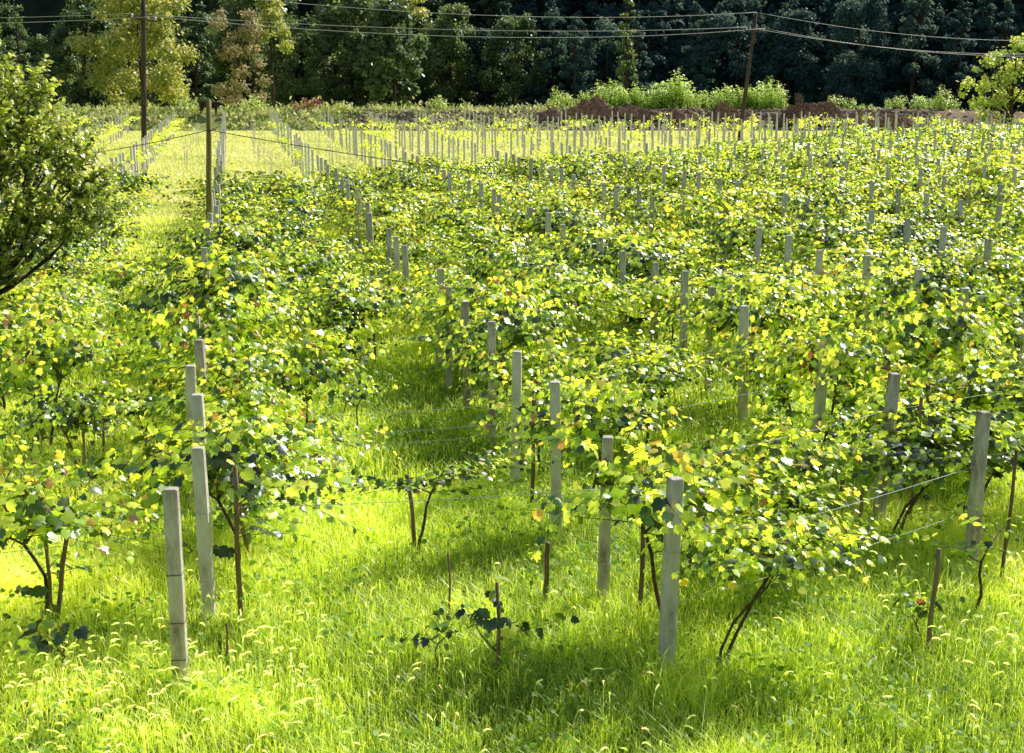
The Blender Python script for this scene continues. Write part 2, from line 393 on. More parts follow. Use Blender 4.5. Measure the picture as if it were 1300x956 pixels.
for k in range(-4, 21):
    x = ROW0 + DROW * k
    ys = list(start.get(k, []))
    y = (ys[-1] + STEP) if ys else 9.7 + (k * .83) % STEP
    while y < bankY(x) - 1.5:
        ys.append(y); y += STEP + rnd.uniform(-.12, .12)
    n = 0
    for y in ys:
        xx = x + rnd.uniform(-.12, .12); 
        if k == 0 and y < 16: xx = -.72 if y < 12 else -.47 if y < 14 else -.52
        if k == 1 and y < 11.5: xx = 3.98
        if k == 2 and y < 14.5: xx = 8.42 if y < 13 else 8.08
        if not seen(xx, y, 1.7, 6, 0): continue
        if rnd.random() < .11 and y > 22: continue
        posts.append((xx, y, k, n)); n += 1
posts.sort(key=lambda p: p[1] * .98 + p[0] * .22)

def post_mesh(i, n_bev=1):
    bm = bmesh.new()
    r = random.Random(i)
    k_ = .84 if i >= 10 else 1
    H, w, d = 2.0 + r.uniform(-.05, .05), k_ * .066 + r.uniform(-.004, .004), k_ * .060 + r.uniform(-.004, .004)
    rings = []
    for z, s in ((-.35, 1.06), (0, 1.05), (.5, 1.035), (1, 1.02), (1.5, 1.0), (H, .97)):
        jx, jy = r.uniform(-.004, .004), r.uniform(-.004, .004); c = .012
        pts = []
        for sx, sy in ((1, 1), (-1, 1), (-1, -1), (1, -1)):
            a = (sx * w * s, sy * d * s)
            e = [(a[0] - sx * c, a[1]), (a[0], a[1] - sy * c)]
            pts += e if sx * sy < 0 else e[::-1]
        pts = sorted(pts, key=lambda q: math.atan2(q[1], q[0]))
        rings.append([bm.verts.new((q[0] + jx, q[1] + jy, z)) for q in pts])
    for a, b in zip(rings, rings[1:]):
        for j in range(8): bm.faces.new((a[j], a[(j + 1) % 8], b[(j + 1) % 8], b[j]))
    top = [bm.verts.new((v.co.x * .86, v.co.y * .86, v.co.z + .012)) for v in rings[-1]]
    for j in range(8): bm.faces.new((rings[-1][j], rings[-1][(j + 1) % 8], top[(j + 1) % 8], top[j]))
    bm.faces.new(top)
    me = bpy.data.meshes.new('concrete_post'); bm.to_mesh(me); bm.free()
    return me
PM = [post_mesh(i) for i in range(6)]
for m_ in PM: m_.materials.append(CONC)
PMF = [post_mesh(i) for i in range(10, 14)]
for m_ in PMF: m_.materials.append(FCONC)
def ring_mesh(z, wx=.071, wy=.065, r=.004):
    b = MB(); pts = [(wx, wy, z), (-wx, wy, z + .006), (-wx, -wy, z), (wx, -wy, z + .004), (wx, wy, z)]
    b.tube(pts, r, 5, False); return b
FRONT = {(0, 0): 'weathered concrete vineyard post leaning slightly in the left foreground, nearest on the left',
         (1, 0): 'tall concrete vineyard post in the centre right foreground, base nearest the camera',
         (2, 0): 'pale concrete vineyard post at the right edge foreground beside a leafy shoot'}
for i, (x, y, k, n) in enumerate(posts[:300]):
    far = y > 58 and x < 30
    o = link('concrete_post', rnd.choice(PMF if far else PM), None, None, (x, y, rnd.uniform(-.06, .03)))
    o.rotation_euler = (R(rnd.gauss(0, 1.1)), R(rnd.gauss(0, 1.1)), R(rnd.gauss(-9 if k < 2 else 2, 5)))
    if (k, n) == (0, 0): o.location.z = -.02; o.rotation_euler = (0, R(.3), R(-10))
    if (k, n) == (2, 0): o.rotation_euler = (R(-1), R(1.6), R(14))
    if (k, n) == (1, 0): o.rotation_euler = (R(1), R(.8), R(9)); o.location.z = 0
    rn = rowname(k)
    if (k, n) in FRONT: tag(o, FRONT[(k, n)], 'post', 'concrete posts of the vineyard rows')
    elif n < 14: tag(o, f'grey concrete post, {ORD[n]} in the {rn}', 'post', 'concrete posts of the vineyard rows')
    elif y < 60: tag(o, f'grey post half sunk in foliage, mid-field, {rn}', 'post', f'mid-field posts of the {rn}')
    else: tag(o, f'small pale concrete post far along the {rn}', 'post', f'distant posts of the {rn}')
    if i < 14:
        mb_z = [.35, .72, 1.15] if (k, n) == (0, 0) else [.5, 1.3]
        for z in mb_z: ring_mesh(z + rnd.uniform(-.05, .05)).build('wire_tie', DARKTIE if (k, n) == (0, 0) else WIRE, o)
    if k == 0 and 41 < y < 47:
        for z in (.25, .5, .62, .9, 1.1, 1.35, 1.5): ring_mesh(z, .074, .07, .012).build('white_tie', WHITE, o)
if len(posts) > 300:
    vs, fs, off = [], [], 0
    for (x, y, k, n) in posts[300:]:
        me = rnd.choice(PMF); nv = len(me.vertices); a = np.empty(nv * 3); me.vertices.foreach_get('co', a); a = a.reshape(-1, 3)
        a = a + a[:, 2:3] * np.array([[rnd.gauss(0, .02), rnd.gauss(0, .02), 0]])
        vs.append(a + [x, y, 0]); 
        fs.append(np.array([list(p.vertices) for p in me.polygons if len(p.vertices) == 4]) + off); off += nv
    tag(link('distant_posts', npmesh('distant_posts', np.concatenate(vs), fs), FCONC), 'many tiny concrete posts showing above the vines at the far right', 'posts', kind='stuff')

# ------------------------------------------------------------------ vines: where they stand
plants = []     # x, y, kind, rowlabel, index
def add(x, y, kind, lab): 
    if seen(x, y, 1.2, 60 if y < 40 else 25, 40): plants.append([x, y, kind, lab])
pr = random.Random(21)
for k in range(-3, 21):
    x = ROW0 + DROW * k
    y = {0: 13.9, 1: 11.7, 2: 13.6, -1: 22.5}.get(k, 10.5 + pr.random())
    n = 0
    while y < canopyY(x) + pr.uniform(-2.5, 2.5):
        kind = 'mature'
        if k == 1 and y < 20: kind = 'medium'
        if k == 2 and y < 16: kind = 'medium'
        if k == 0 and y < 15.5: kind = 'medium'
        if not (k <= -2 and pr.random() < .3) and not (pr.random() < (.3 if y < 24 and k > 1 else .1)):
            add(x + pr.uniform(-.25, .25) + (.35 if k == 0 else .7 if k == -1 else .55 if k > 0 else 0), y, kind, (k, 'p'))
        y += STEP * .93 + pr.uniform(-.25, .25)
    while y < bankY(x) - 3:
        y += STEP * 1.1 + pr.uniform(-.5, 1.5)
        if k >= 1 and pr.random() < .34: add(x + pr.uniform(-.2, .2), y, 'sapling', (k, 'p'))
        elif k in (-1, -2, -3) and y > 70 and pr.random() < .75: add(x + .3, y, 'sapling', (k, 'p'))
    # the stake row between two post rows
    xm = x + 2.5 if k in (0, 1) else x + DROW / 2
    if k == 0: ymat = 24.5
    elif k == 1: ymat = 15.5
    else: ymat = 0
    y = 10.5 + pr.random()
    if k >= 0:
        while y < canopyY(xm) + pr.uniform(-3, 1):
            if y >= ymat:
                if pr.random() < (.85 if y > 40 or k == 0 else .66): add(xm + pr.uniform(-.3, .3), y, 'mature', (k, 'm'))
            elif y > 17 and pr.random() < .45: add(xm + pr.uniform(-.3, .3), y, 'young', (k, 'm'))
            y += STEP * .95 + pr.uniform(-.25, .35)
        while y < bankY(xm) - 3:
            y += STEP * 1.2 + pr.uniform(-.5, 2)
            if k >= 2 and pr.random() < .25: add(xm, y, 'sapling', (k, 'm'))
# plants of the foreground, each where it grows in the photo
for x, y, kd, lab in [
    (4.62, 10.85, 'fork', 'grapevine with a bare forked trunk just right of the centre front post'),
    (2.33, 11.2, 'tiny', 'tiny struggling vine at the foot of the foreground stake in open grass'),
    (1.75, 11.45, 'tiny', 'low sprig of vine leaves in open grass left of the foreground stake'),
    (2.03, 14.5, 'streamer', 'young vine on a leaning stake with one long shoot trailing right'),
    (-2.15, 13.4, 'medium', 'young vine around the crossed stakes at the left edge'),
    (-2.35, 17.8, 'medium', 'low vine beside the left stake, spreading over the open grass'),
    (-2.9, 15.7, 'young', 'thin vine at the left frame edge behind the crossed stakes'),
    (-1.5, 18.9, 'medium', 'bright trailing vine between the left stakes and the hidden posts'),
    (-1.85, 12.1, 'tiny', 'low vine shoot creeping in the grass left of the leaning front post'),
    (6.72, 10.8, 'tiny', 'sparse vine clinging to the short stake in the right foreground'),
    (6.9, 14.3, 'young', 'young vine around the stake left of the second right post'),
    (8.0, 13.5, 'fork', 'vine with thin curved trunk between the two right front posts'),
    (7.75, 11.4, 'young', 'leafy vine with yellow-edged shoots at the right frame edge'),
    (-4.0, 27.6, 'mature', 'bushy vine under the fruit tree, beside the two pale posts at the left edge'),
    (-3.7, 24.6, 'mature', 'bushy vine at the left edge just below the fruit tree branches'),
    (-4.1, 22.4, 'medium', 'shaded vine at the left edge below the fruit tree, nearest of its kind'),
    (-2.9, 30.5, 'medium', 'vine with trailing shoots reaching into the sunny lane beside the fruit tree'),
    (-1.9, 33.5, 'mature', 'vine closing the sunny lane between the fruit tree and the left post row'),
    (-3.0, 20.2, 'medium', 'sunlit vine at the left edge above the open grass patch'),
    (.95, 18.6, 'medium', 'vine beside the long bare cane, left of the grass gap'),
    (5.75, 12.5, 'medium', 'bushy vine with dark leaves right of the forked trunk'),
    (6.4, 13.9, 'medium', 'bushy vine behind the forked trunk with a bright overhanging shoot')]:
    plants.append([x, y, kd, lab])

PROTO = {
 'mature0': [vine_proto(100 + i, nshoot=88, lod=0, spread=1.15, size=1.1, long_x=.38) for i in range(7)],
 'mature1': [vine_proto(200 + i, nshoot=98, lod=1, spread=1.2, size=1.12, long_x=.26) for i in range(7)],
 'medium': [vine_proto(300 + i, nshoot=46, lod=0, size=1.02, long_x=.45, zmin=.28) for i in range(6)],
 'young': [vine_proto(400 + i, nshoot=7, lod=0, size=.8, young=True) for i in range(4)],
 'fork': [vine_proto(500 + i, nshoot=58, lod=0, size=1., fork=True, hbase=1.2, zmin=.66, long_x=.42) for i in range(2)],
 'streamer': [vine_proto(520, nshoot=17, lod=0, size=1.12, young=True, hbase=1.05, long_x=.85, zmin=.5)],
 'tiny': [vine_proto(540 + i, nshoot=5, lod=0, size=.55, hbase=.5, young=True) for i in range(3)],
 'sapling': [vine_proto(560 + i, YVINE, nshoot=10, lod=1, size=.8, young=True, hbase=1.1, long_x=.2) for i in range(5)],
}
plants.sort(key=lambda p: p[1] * .98 + p[0] * .22)
cnt = {}
rest = []
for i, (x, y, kind, lab) in enumerate(plants):
    key = kind
    if kind == 'mature': key = 'mature0' if y < 34 else 'mature1'
    if i >= 300: rest.append((x, y, kind)); continue
    o = copy_tree(rnd.choice(PROTO[key]))
    o.location = (x, y, 0)
    o.rotation_euler = (0, 0, rnd.choice((0, PI)) + R(rnd.gauss(0, 18)))
    if lab[0] == 0 and lab[1] == 'p' and 16 < y < 50: o.scale = (s * 1.18, s * 1.1, rnd.uniform(1.0, 1.22))
    if kind == 'fork': o.rotation_euler = (0, 0, R(rnd.uniform(-8, 8))); o.scale = (.92, .92, .9)
    if kind == 'streamer': o.rotation_euler = (0, 0, R(5))
    s = rnd.uniform(.8, 1.2); o.scale = (s, s, s * (rnd.uniform(.72, 1.1) if y < 24 else rnd.uniform(.66, .92)))
    if isinstance(lab, str): tag(o, lab, 'vine', 'grapevines in the near field')
    else:
        cnt[lab] = n = cnt.get(lab, -1) + 1
        rn = rowname(lab[0])
        if lab[1] == 'm': rn = 'stakes after the ' + rn.replace('right of the right front post', 'past the right post')
        ad = {'mature': 'bushy', 'medium': 'open', 'young': 'young', 'sapling': 'pale'}[kind]
        if n < 14: tag(o, f'{ad} vine, {ORD[n]} in the {rn}', 'vine', 'grapevines in the near field')
        else: tag(o, f'dense vine far back in the {rn}', 'vine', f'far grapevines of the {rn}')
vs, fs, rvs, off = [], [], [], 0
vs2, fs2, rvs2, off2 = [], [], [], 0
far_parts = [vine_parts(700 + i, nshoot=60, lod=2, spread=1.25, size=1.15)[2] for i in range(6)]
sap_parts = [vine_parts(760 + i, nshoot=11, lod=2, size=.85, young=True, hbase=1.1, long_x=.2)[2] for i in range(5)]
for (x, y, kind) in rest:
    V, F, rv = rnd.choice(far_parts if kind == 'mature' else sap_parts)
    a = rnd.uniform(0, 2 * PI); c, s = math.cos(a), math.sin(a); k = rnd.uniform(.85, 1.12)
    W = (V @ np.array([[c, s, 0], [-s, c, 0], [0, 0, 1]])) * k * np.array([1, 1, rnd.uniform(.66, .86) if kind == 'mature' else 1]) + [x, y, 0]
    rr = np.clip(rv + rnd.uniform(-.12, .12), 0, 1)
    if kind == 'mature': vs.append(W); fs.append(F + off); rvs.append(rr); off += len(V)
    else: vs2.append(W); fs2.append(F + off2); rvs2.append(rr); off2 += len(V)
if vs: tag(link('distant_vines', npmesh('distant_vines', np.concatenate(vs), fs, np.concatenate(rvs), True), VINE), 'unbroken green and yellow vine foliage covering the far right of the field', 'vines', kind='stuff')
if vs2: tag(link('distant_young_vines', npmesh('distant_young_vines', np.concatenate(vs2), fs2, np.concatenate(rvs2), True), YVINE), 'thin yellowish young vines among the far bare posts', 'vines', kind='stuff')
for l in PROTO.values():
    for o in l: drop_tree(o)

# ------------------------------------------------------------------ stakes, wires
STK = [  # base x, y, height, lean dx, dy, radius, label
 (-2.15, 13.41, 1.45, .02, .0, .020, 'tall thin stake at the left edge, the straight one of the crossed pair'),
 (-2.12, 13.25, 1.05, .22, .05, .026, 'short thick stake leaning right against the left edge stake'),
 (-2.31, 17.99, 1.35, .10, 0, .022, 'thin stake behind the crossed pair at the left, in open grass'),
 (-.15, 12.97, 1.75, .02, .05, .027, 'pale straight bamboo stake just right of the second left post'),
 (-.02, 14.6, 1.2, -.12, 0, .024, 'brown leaning stake right of the second left post'),
 (-.27, 11.6, .62, .0, 0, .013, 'short dark stick in the grass right of the leaning front post'),
 (2.02, 14.58, 1.0, -.10, .02, .026, 'stake leaning left under the young vine with a long trailing shoot'),
 (2.09, 12.57, .78, -.01, 0, .012, 'thin stick in the open grass behind the foreground stake'),
 (2.33, 11.13, 1.0, -.01, 0, .019, 'straight brown stake standing alone in the foreground grass'),
 (6.70, 10.65, 1.15, .05, 0, .024, 'short brown stake in the right foreground grass'),
 (4.14, 12.22, 1.62, .03, 0, .026, 'bamboo stake just right of the second centre post'),
 (3.75, 15.7, 1.55, .02, 0, .026, 'slim stake between the third and second centre posts'),
 (8.46, 12.04, 1.65, .06, 0, .020, 'thin leaning stake at the right edge beside the right front post'),
 (8.5, 14.14, 1.72, .05, 0, .024, 'dark straight stake just right of the second right post'),
 (7.8, 14.75, .75, .03, 0, .03, 'weathered stake stump left of the second right post'),
 (7.35, 13.4, .8, .03, 0, .022, 'short stake under the overhanging shoot left of the right posts'),
 (3.16, 12.65, .75, .05, 0, .03, 'dark stump of a stake left of the second centre post'),
 (1.35, 29.0, 1.1, -.25, .1, .03, 'leaning stake in the grass gap right of the left bushy row'),
 (2.6, 24.5, .7, 0, 0, .025, 'small stake in the grass gap of the mid field'),
 (-1.5, 22.5, 1.2, .18, 0, .024, 'leaning stake in the grassy gap right of the fruit tree'),
 (-1.3, 20.8, 1.3, .2, .05, .024, 'leaning stake beside the hidden posts of the left row'),
 (-2.2, 19.6, .8, .08, 0, .02, 'short pale stake in the open grass below the fruit tree')]
for (x, y, h, dx, dy, r_, lab) in STK:
    b = MB(); n = 7
    pts = [Vector((dx * t + .008 * math.sin(9 * t + x), dy * t, -.2 + (h + .2) * t)) for t in [i / n for i in range(n + 1)]]
    b.tube(pts, [r_ * (1.08 - .16 * i / n + (.08 if i % 2 else 0)) for i in range(n + 1)], 7)
    tag(b.build('wooden_stake', STAKE, None, (x, y, 0)), lab, 'stake', 'wooden stakes of the vines')
# thin grey sticks in the far newly planted strip
st = MB().tube([(0, 0, -.1), (.02, .01, .7), (0, .03, 1.5)], [.016, .015, .013], 6)
st0 = st.build('wooden_stake', FCONC)
first = True
for i in range(46):
    x = rnd.choice((1.6, 1.8, -2.7, 6.1, 6.1)) + rnd.uniform(-.2, .2); y = rnd.uniform(60, 116)
    o = st0 if first else st0.copy()
    if not first: COL.objects.link(o)
    first = False
    o.location = (x, y, 0); o.rotation_euler = (R(rnd.gauss(0, 3)), R(rnd.gauss(0, 3)), rnd.uniform(0, 6)); s = rnd.uniform(.8, 1.15); o.scale = (1, 1, s)
    side = 'left' if x < 0 else 'right' if x > 4 else 'middle'
    lab = {'left': 'thin distant stick in the sunny grass left of the wooden pole', 'middle': 'thin distant stick in the sunny grass between the wooden pole and the pale post line', 'right': 'thin distant stick right of the pale line of far posts'}[side]
    tag(o, lab, 'stake', 'distant planting sticks, ' + side)
def wire(name, a, b, sag, r_, mat, lab, cat, n=14, group=None):
    a, b = Vector(a), Vector(b)
    pts = [a.lerp(b, i / n) - Vector((0, 0, 4 * sag * (i / n) * (1 - i / n))) for i in range(n + 1)]
    m = MB().tube([p - a for p in pts], r_, 5)
    return tag(m.build(name, mat, None, a), lab, cat, group)
tw = 0
WL = [(-.62, 13.08, 3.9, 12.6, 1.30, 'from the second left post to the second centre post'), (3.98, 10.9, 8.42, 12.6, 1.25, 'from the centre front post to the right front post'),
      (3.9, 12.6, 8.08, 14.2, 1.5, 'from the second centre post to the second right post'), (-.62, 16.9, 3.85, 16.7, 1.2, 'crossing the dark gap right of the hidden left posts'),
      (3.85, 14.95, 8.3, 16.6, 1.35, 'from the third centre post to the third right post'), (8.08, 14.2, 12.7, 15.6, .95, 'running right from the second right post'),
      (8.3, 16.6, 12.7, 17.5, 1.35, 'running right from the third right post'), (3.85, 16.7, 8.3, 19.05, 1.4, 'from the fourth centre post to the fourth right post')]
WL += [(-.62, 15.0, 3.85, 14.95, 1.45, 'from the third left post to the third centre post'), (-.62, 16.9, 3.85, 16.7, .75, 'low across the grass gap right of the hidden left posts'), (3.98, 10.9, 8.42, 12.6, .7, 'low between the two front posts'),
       (8.42, 12.6, 12.9, 13.6, 1.4, 'leaving the right front post toward the right edge'), (8.08, 14.2, 12.7, 15.6, 1.55, 'upper one leaving the second right post'), (3.85, 14.95, 8.3, 16.6, .8, 'low between the third posts'), (-5.0, 14.6, -.62, 15.0, 1.25, 'from the left edge to the third left post'), (-5.0, 12.9, -.62, 13.08, 1.0, 'from the left edge to the second left post')]
for x0, y0, x1, y1, z, d in WL:
    wire('trellis_wire', (x0, y0, z), (x1, y1, z + .05), .04, .0036, WIRE, 'thin galvanised trellis wire ' + d, 'wire', 8, 'trellis wires')

# ------------------------------------------------------------------ utility poles and lines
def utility_pole(base, top, cross, lab, r0=.17, r1=.11):
    root = empty('utility_pole', base)
    d = Vector(top) - Vector(base)
    MB().tube([d * t + Vector((0, 0, -.4 if t == 0 else 0)) for t in (0, .25, .5, .75, 1)], [r0, r0 * .95, (r0 + r1) / 2, r1 * 1.08, r1], 12).build('pole', POLEW, root)
    a, b = Vector(cross[0]) - Vector(base), Vector(cross[1]) - Vector(base)
    dz = Vector((0, 0, .16)); fwd = Vector((0, -.16, 0))
    bm = bmesh.new(); bmesh.ops.create_cube(bm, size=1)
    L = (b - a).length + .2
    bmesh.ops.scale(bm, vec=(L, .09, .10), verts=bm.verts); bmesh.ops.bevel(bm, geom=bm.edges[:], offset=.012, segments=1, affect='EDGES')
    me = bpy.data.meshes.new('crossarm'); bm.to_mesh(me); bm.free()
    ca = link('crossarm', me, POLEW, root, (a + b) / 2 - dz + fwd)
    ca.rotation_euler = (0, -math.asin((b - a).z / (b - a).length), math.atan2((b - a).y, (b - a).x))
    for p in (a, b, d + Vector((0, 0, .0))):
        q = p + (fwd if p is not d and (p - d).length > .1 else Vector((0, 0, 0)))
        MB().tube([q + Vector((0, 0, z)) for z in (-.14, -.1, -.04, -.03, .02, .03, .08, .10)], [.02, .06, .06, .04, .075, .05, .055, .02], 10).build('insulator', PORC, root)
    return tag(root, lab, 'utility pole', 'electricity poles')
RT, RA, RB = (42.06, 98.32, 10.3), (41.22, 98.32, 9.12), (42.74, 98.32, 9.02)
utility_pole((40.98, 98.32, 0), RT, (RA, RB), 'tilted wooden electricity pole with a short crossarm at the right of the field', .19, .13)
LT, LA, LB = (-4.64, 78.57, 10.44), (-5.35, 78.57, 8.95), (-4.05, 78.57, 8.78)
utility_pole((-5.22, 78.57, 0), LT, (LA, LB), 'tall dark wooden electricity pole at the left, its top out of frame', .17, .13)
for a, b, s, d in [(LT, RT, .95, 'top wire sagging between the dark left pole and the tilted pole'), (LA, RA, .62, 'upper of the two side wires between the poles'), (LB, RB, .95, 'lowest wire between the two poles'),
                (RT, (95, 105, 10.3), 2.05, 'top wire leaving the tilted pole to the right'), (RA, (94, 105.2, 9.15), 2.05, 'upper side wire leaving the tilted pole to the right'), (RB, (95.8, 105.2, 9.0), 2.12, 'lowest wire leaving the tilted pole to the right'),
                (LT, (-45, 75, 11.4), .7, 'top wire leaving the dark pole to the left'), (LA, (-45, 75.5, 9.6), .75, 'upper side wire leaving the dark pole to the left'), (LB, (-44, 74.5, 9.3), .85, 'lowest wire leaving the dark pole to the left')]:
    fw = Vector((0, -.16, .1)) if a in (LA, LB, RA, RB) else Vector((0, 0, .1))
    wire('power_line', Vector(a) + fw, Vector(b) + fw, s, .015, ALU, 'grey overhead ' + d, 'power line', 40, 'overhead electricity wires')
root = empty('wooden_pole', (-.88, 40.19, 0))
MB().tube([(0, 0, -.4), (.06, 0, 1.2), (.13, 0, 2.6), (.19, 0, 3.8), (.24, 0, 4.92)], [.095, .09, .086, .082, .078], 12).build('pole', OLIVE, root)
MB().tube([(.19, -.14, 3.98), (.19, -.10, 4.04), (.19, .10, 4.04), (.19, .14, 3.98)], .03, 6).build('cable_clamp', CABLE, root)
tag(root, 'olive brown wooden pole carrying a black cable, rising from the left vine row', 'pole')
wire('cable', (-.69, 40.07, 4.04), (29.8, 38.2, 1.35), .82, .013, CABLE, 'black cable drooping from the wooden pole to the right across the vines', 'cable', 40)
wire('cable', (-.69, 40.07, 4.04), (-7.05, 52, 2.5), .12, .014, CABLE, 'black cable running from the wooden pole to the left behind the fruit tree', 'cable', 20)

# ------------------------------------------------------------------ ground, bank, hills
def grid_mesh(name, us, ss, zf):
    X = np.array([[uv(u, s) for u in us] for s in ss]); nu, ns = len(us), len(ss)
    Z = np.array([[zf(u, s) for u in us] for s in ss])
    V = np.concatenate([X.reshape(-1, 2), Z.reshape(-1, 1)], axis=1)
    I = np.arange(nu * ns).reshape(ns, nu)
    F = np.stack([I[:-1, :-1], I[:-1, 1:], I[1:, 1:], I[1:, :-1]], axis=-1).reshape(-1, 4)
    return npmesh(name, V, [F], None, True)
def sn(x, y): return math.sin(x * 1.3 + 1.7 * math.sin(y * .7)) * .5 + math.sin(y * 1.9 + x * .4) * .3 + math.sin(x * 3.1 - y * 2.3) * .2
us = [-900, -400, -150] + list(np.linspace(-90, 110, 101)) + [200, 450, 900]
ss = [-40, -10, 2] + list(np.linspace(5, 60, 80)) + list(np.linspace(61, 160, 50)) + [200, 350, 700, 1200]
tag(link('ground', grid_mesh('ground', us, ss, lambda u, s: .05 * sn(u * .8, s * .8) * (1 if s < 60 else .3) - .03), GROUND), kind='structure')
def bankz(u, s):
    base = np.interp(s, [124.5, 126.5, 128.5, 131, 137, 142], [-.15, .5, 1.35, 1.55, 1.2, -.2])
    side = np.interp(u, [-70, -20, 2, 10, 45, 60, 75], [1.05, 1.1, 1.1, 1.25, 1.15, .9, .6])
    return float(base * side + (.12 * sn(u * .9, s) + .07 * sn(u * 2.7, s * 2.3)) * (base > 0))
tag(link('bank', grid_mesh('bank', list(np.linspace(-85, 90, 260)), list(np.linspace(124, 143, 24)), bankz), BANKM), kind='structure')
def footd(u, s): return (s + u * math.tan(R(27)) - 197) * math.cos(R(27))
def hillz(u, s):
    d = footd(u, s)
    if d < 0: return -.3
    return min(85, d * math.tan(R(50))) + 1.5 * sn(u * .15, s * .15) - .2
tag(link('hills', grid_mesh('hills', list(np.linspace(-260, 300, 100)), list(np.linspace(30, 420, 100)), lambda u, s: hillz(u, s) if s > 100 else -.3), HILLM), kind='structure')

# ------------------------------------------------------------------ trees
def crown_leaves(blobs, per_m2, size, tv, tf, up=.5, flat=.8, rvbase=.5, droop=.3):
    P, D, N, S, RV = [], [], [], [], []
    for (c, r_) in blobs:
        n = max(20, int(per_m2 * 4 * PI * r_ * r_))
        d = runit(n); rad = r_ * np.abs(rng.normal(.72, .30, (n, 1)))
        p = np.array(c) + d * rad * np.array([1, 1, flat])
        P.append(p)
        dd = d * .6 + runit(n) * .7; dd[:, 2] -= droop; D.append(dd)
        nn = d * .5 + runit(n) * .55; nn[:, 2] += up; N.append(nn)
        S.append(size * rng.uniform(.65, 1.3, n))
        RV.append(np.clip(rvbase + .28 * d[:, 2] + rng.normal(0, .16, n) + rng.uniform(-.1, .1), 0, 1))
    return leaves(np.concatenate(P), np.concatenate(D), np.concatenate(N), np.concatenate(S), np.concatenate(RV), tv, tf)
def make_tree(name, h, rx, seed, shape, mat, per=9, size=.42, label=None, cat='tree', loc=(0, 0, 0), nb=38, base=.12, tv=L1v, tf=L1f, tr=.2):
    r = random.Random(seed); root = empty(name, loc)
    blobs = []
    t = MB(); t.tube([(0, 0, -.6), (r.uniform(-.1, .1), 0, h * .25), (r.uniform(-.25, .25), r.uniform(-.2, .2), h * .55), (0, 0, h * .92)], [tr * 1.3, tr, tr * .65, tr * .15], 8)
    for i in range(nb):
        z = base + (1 - base) * (r.random() ** .9)
        if shape == 'round': R_ = rx * math.sqrt(max(.05, 1 - ((z - .55) / .5) ** 2)); br = rx * r.uniform(.12, .30)
        elif shape == 'cone': R_ = rx * (1.05 - z) ** .8; br = rx * r.uniform(.16, .28) * (1.15 - z * .8)
        else: R_ = rx * (.55 + .45 * math.sin(PI * min(1, z * 1.05))); br = rx * r.uniform(.24, .4)
        a = r.uniform(0, 2 * PI); q = R_ * r.uniform(.45, .95)
        c = (math.cos(a) * q, math.sin(a) * q, h * z * .96)
        blobs.append((c, br))
        if i % 3 == 0: t.tube([(0, 0, max(.3, h * z * .8 - .5)), (c[0] * .5, c[1] * .5, h * z * .9 - .15), c], [tr * .35, tr * .22, tr * .08], 5)
    t.build('trunk', TRUNK, root)
    V, F, rv = crown_leaves(blobs, per, size, tv, tf, flat=.62 if shape == 'cone' else .75)
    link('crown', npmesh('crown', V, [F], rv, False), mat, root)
    if label: tag(root, label, cat)
    return root
kinds = ['round', 'tall', 'round', 'cone', 'tall', 'cone', 'round', 'cone']
FP = {}
for mi, mt in (('f', FOREST), ('b', BLUEFOREST)):
    for i, sh in enumerate(kinds):
        FP[mi, i] = make_tree('forest_tree', {'round': 12.5, 'tall': 15, 'cone': 16}[sh], {'round': 4.6, 'tall': 3.6, 'cone': 3.4}[sh], 900 + i, sh, mt, 17 if sh != 'cone' else 22, .29 if sh != 'cone' else .27, base=.03, nb=52 if sh != 'cone' else 60)
fr = random.Random(5)
ft = []
for row, (ds, stepu) in enumerate(((-24, 5.6), (-16, 5.2), (-8, 5.4), (1, 5.6), (9, 6.2), (17, 7.0))):
    u = -75 + fr.uniform(0, 3)
    while u < 78:
        s = 197 - u * math.tan(R(27)) + ds + fr.uniform(-2.5, 2.5)
        px = 650 + 1627 * u / s
        if -70 < px < 1370: ft.append((u, s, px))
        u += stepu * fr.uniform(.75, 1.25)
# nearer trees at the left that stand out in front of the wood
ft += [(-60, 178, 100), (-52, 166, 140), (-72, 160, 0), (-66, 156, 0), (-63, 186, 0), (-57, 160, 0), (-48, 158, 0), (-40, 160, 0), (-56, 190, 0), (-50, 182, 0), (-40, 186, 0), (-44, 172, 200), (-36, 174, 310), (-29, 170, 370), (-22, 175, 440), (-15, 168, 500), (-8, 170, 570), (0, 166, 650), (-68, 170, 0), (8, 163, 0), (16, 161, 0), (24, 160, 0), (32, 158, 0), (40, 156, 0), (48, 153, 0), (56, 151, 0), (63, 149, 0)]
def ftz(u, s): return max(-.2, hillz(u, s))
print('forest trees', len(ft))
zone = [(220, 'behind the dark left pole'), (420, 'behind the wooden pole'), (640, 'left of centre'), (880, 'behind the sapling thicket'), (1080, 'behind the tilted pole'), (1400, 'at the right end of the wood')]
for u, s, px in ft:
    px = 650 + 1627 * u / s
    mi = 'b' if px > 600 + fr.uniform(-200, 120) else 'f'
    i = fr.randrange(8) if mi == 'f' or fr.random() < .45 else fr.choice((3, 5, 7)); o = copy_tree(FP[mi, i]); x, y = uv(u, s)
    o.location = (x, y, ftz(u, s) - .3); o.rotation_euler = (R(fr.gauss(0, 2)), R(fr.gauss(0, 2)), fr.uniform(0, 6.28)); k = fr.uniform(.8, 1.25)
    o.scale = (k * fr.uniform(.9, 1.12), k * fr.uniform(.9, 1.12), k)
    zn = next(z for lim, z in zone if px < lim)
    shp = {'round': 'broad leafy', 'tall': 'tall leafy', 'cone': 'pointed'}[kinds[i]]
    tag(o, f'{shp} dark shaded tree in the hillside wood {zn}', 'tree', f'{shp} forest trees {zn}')
for o in FP.values(): drop_tree(o)
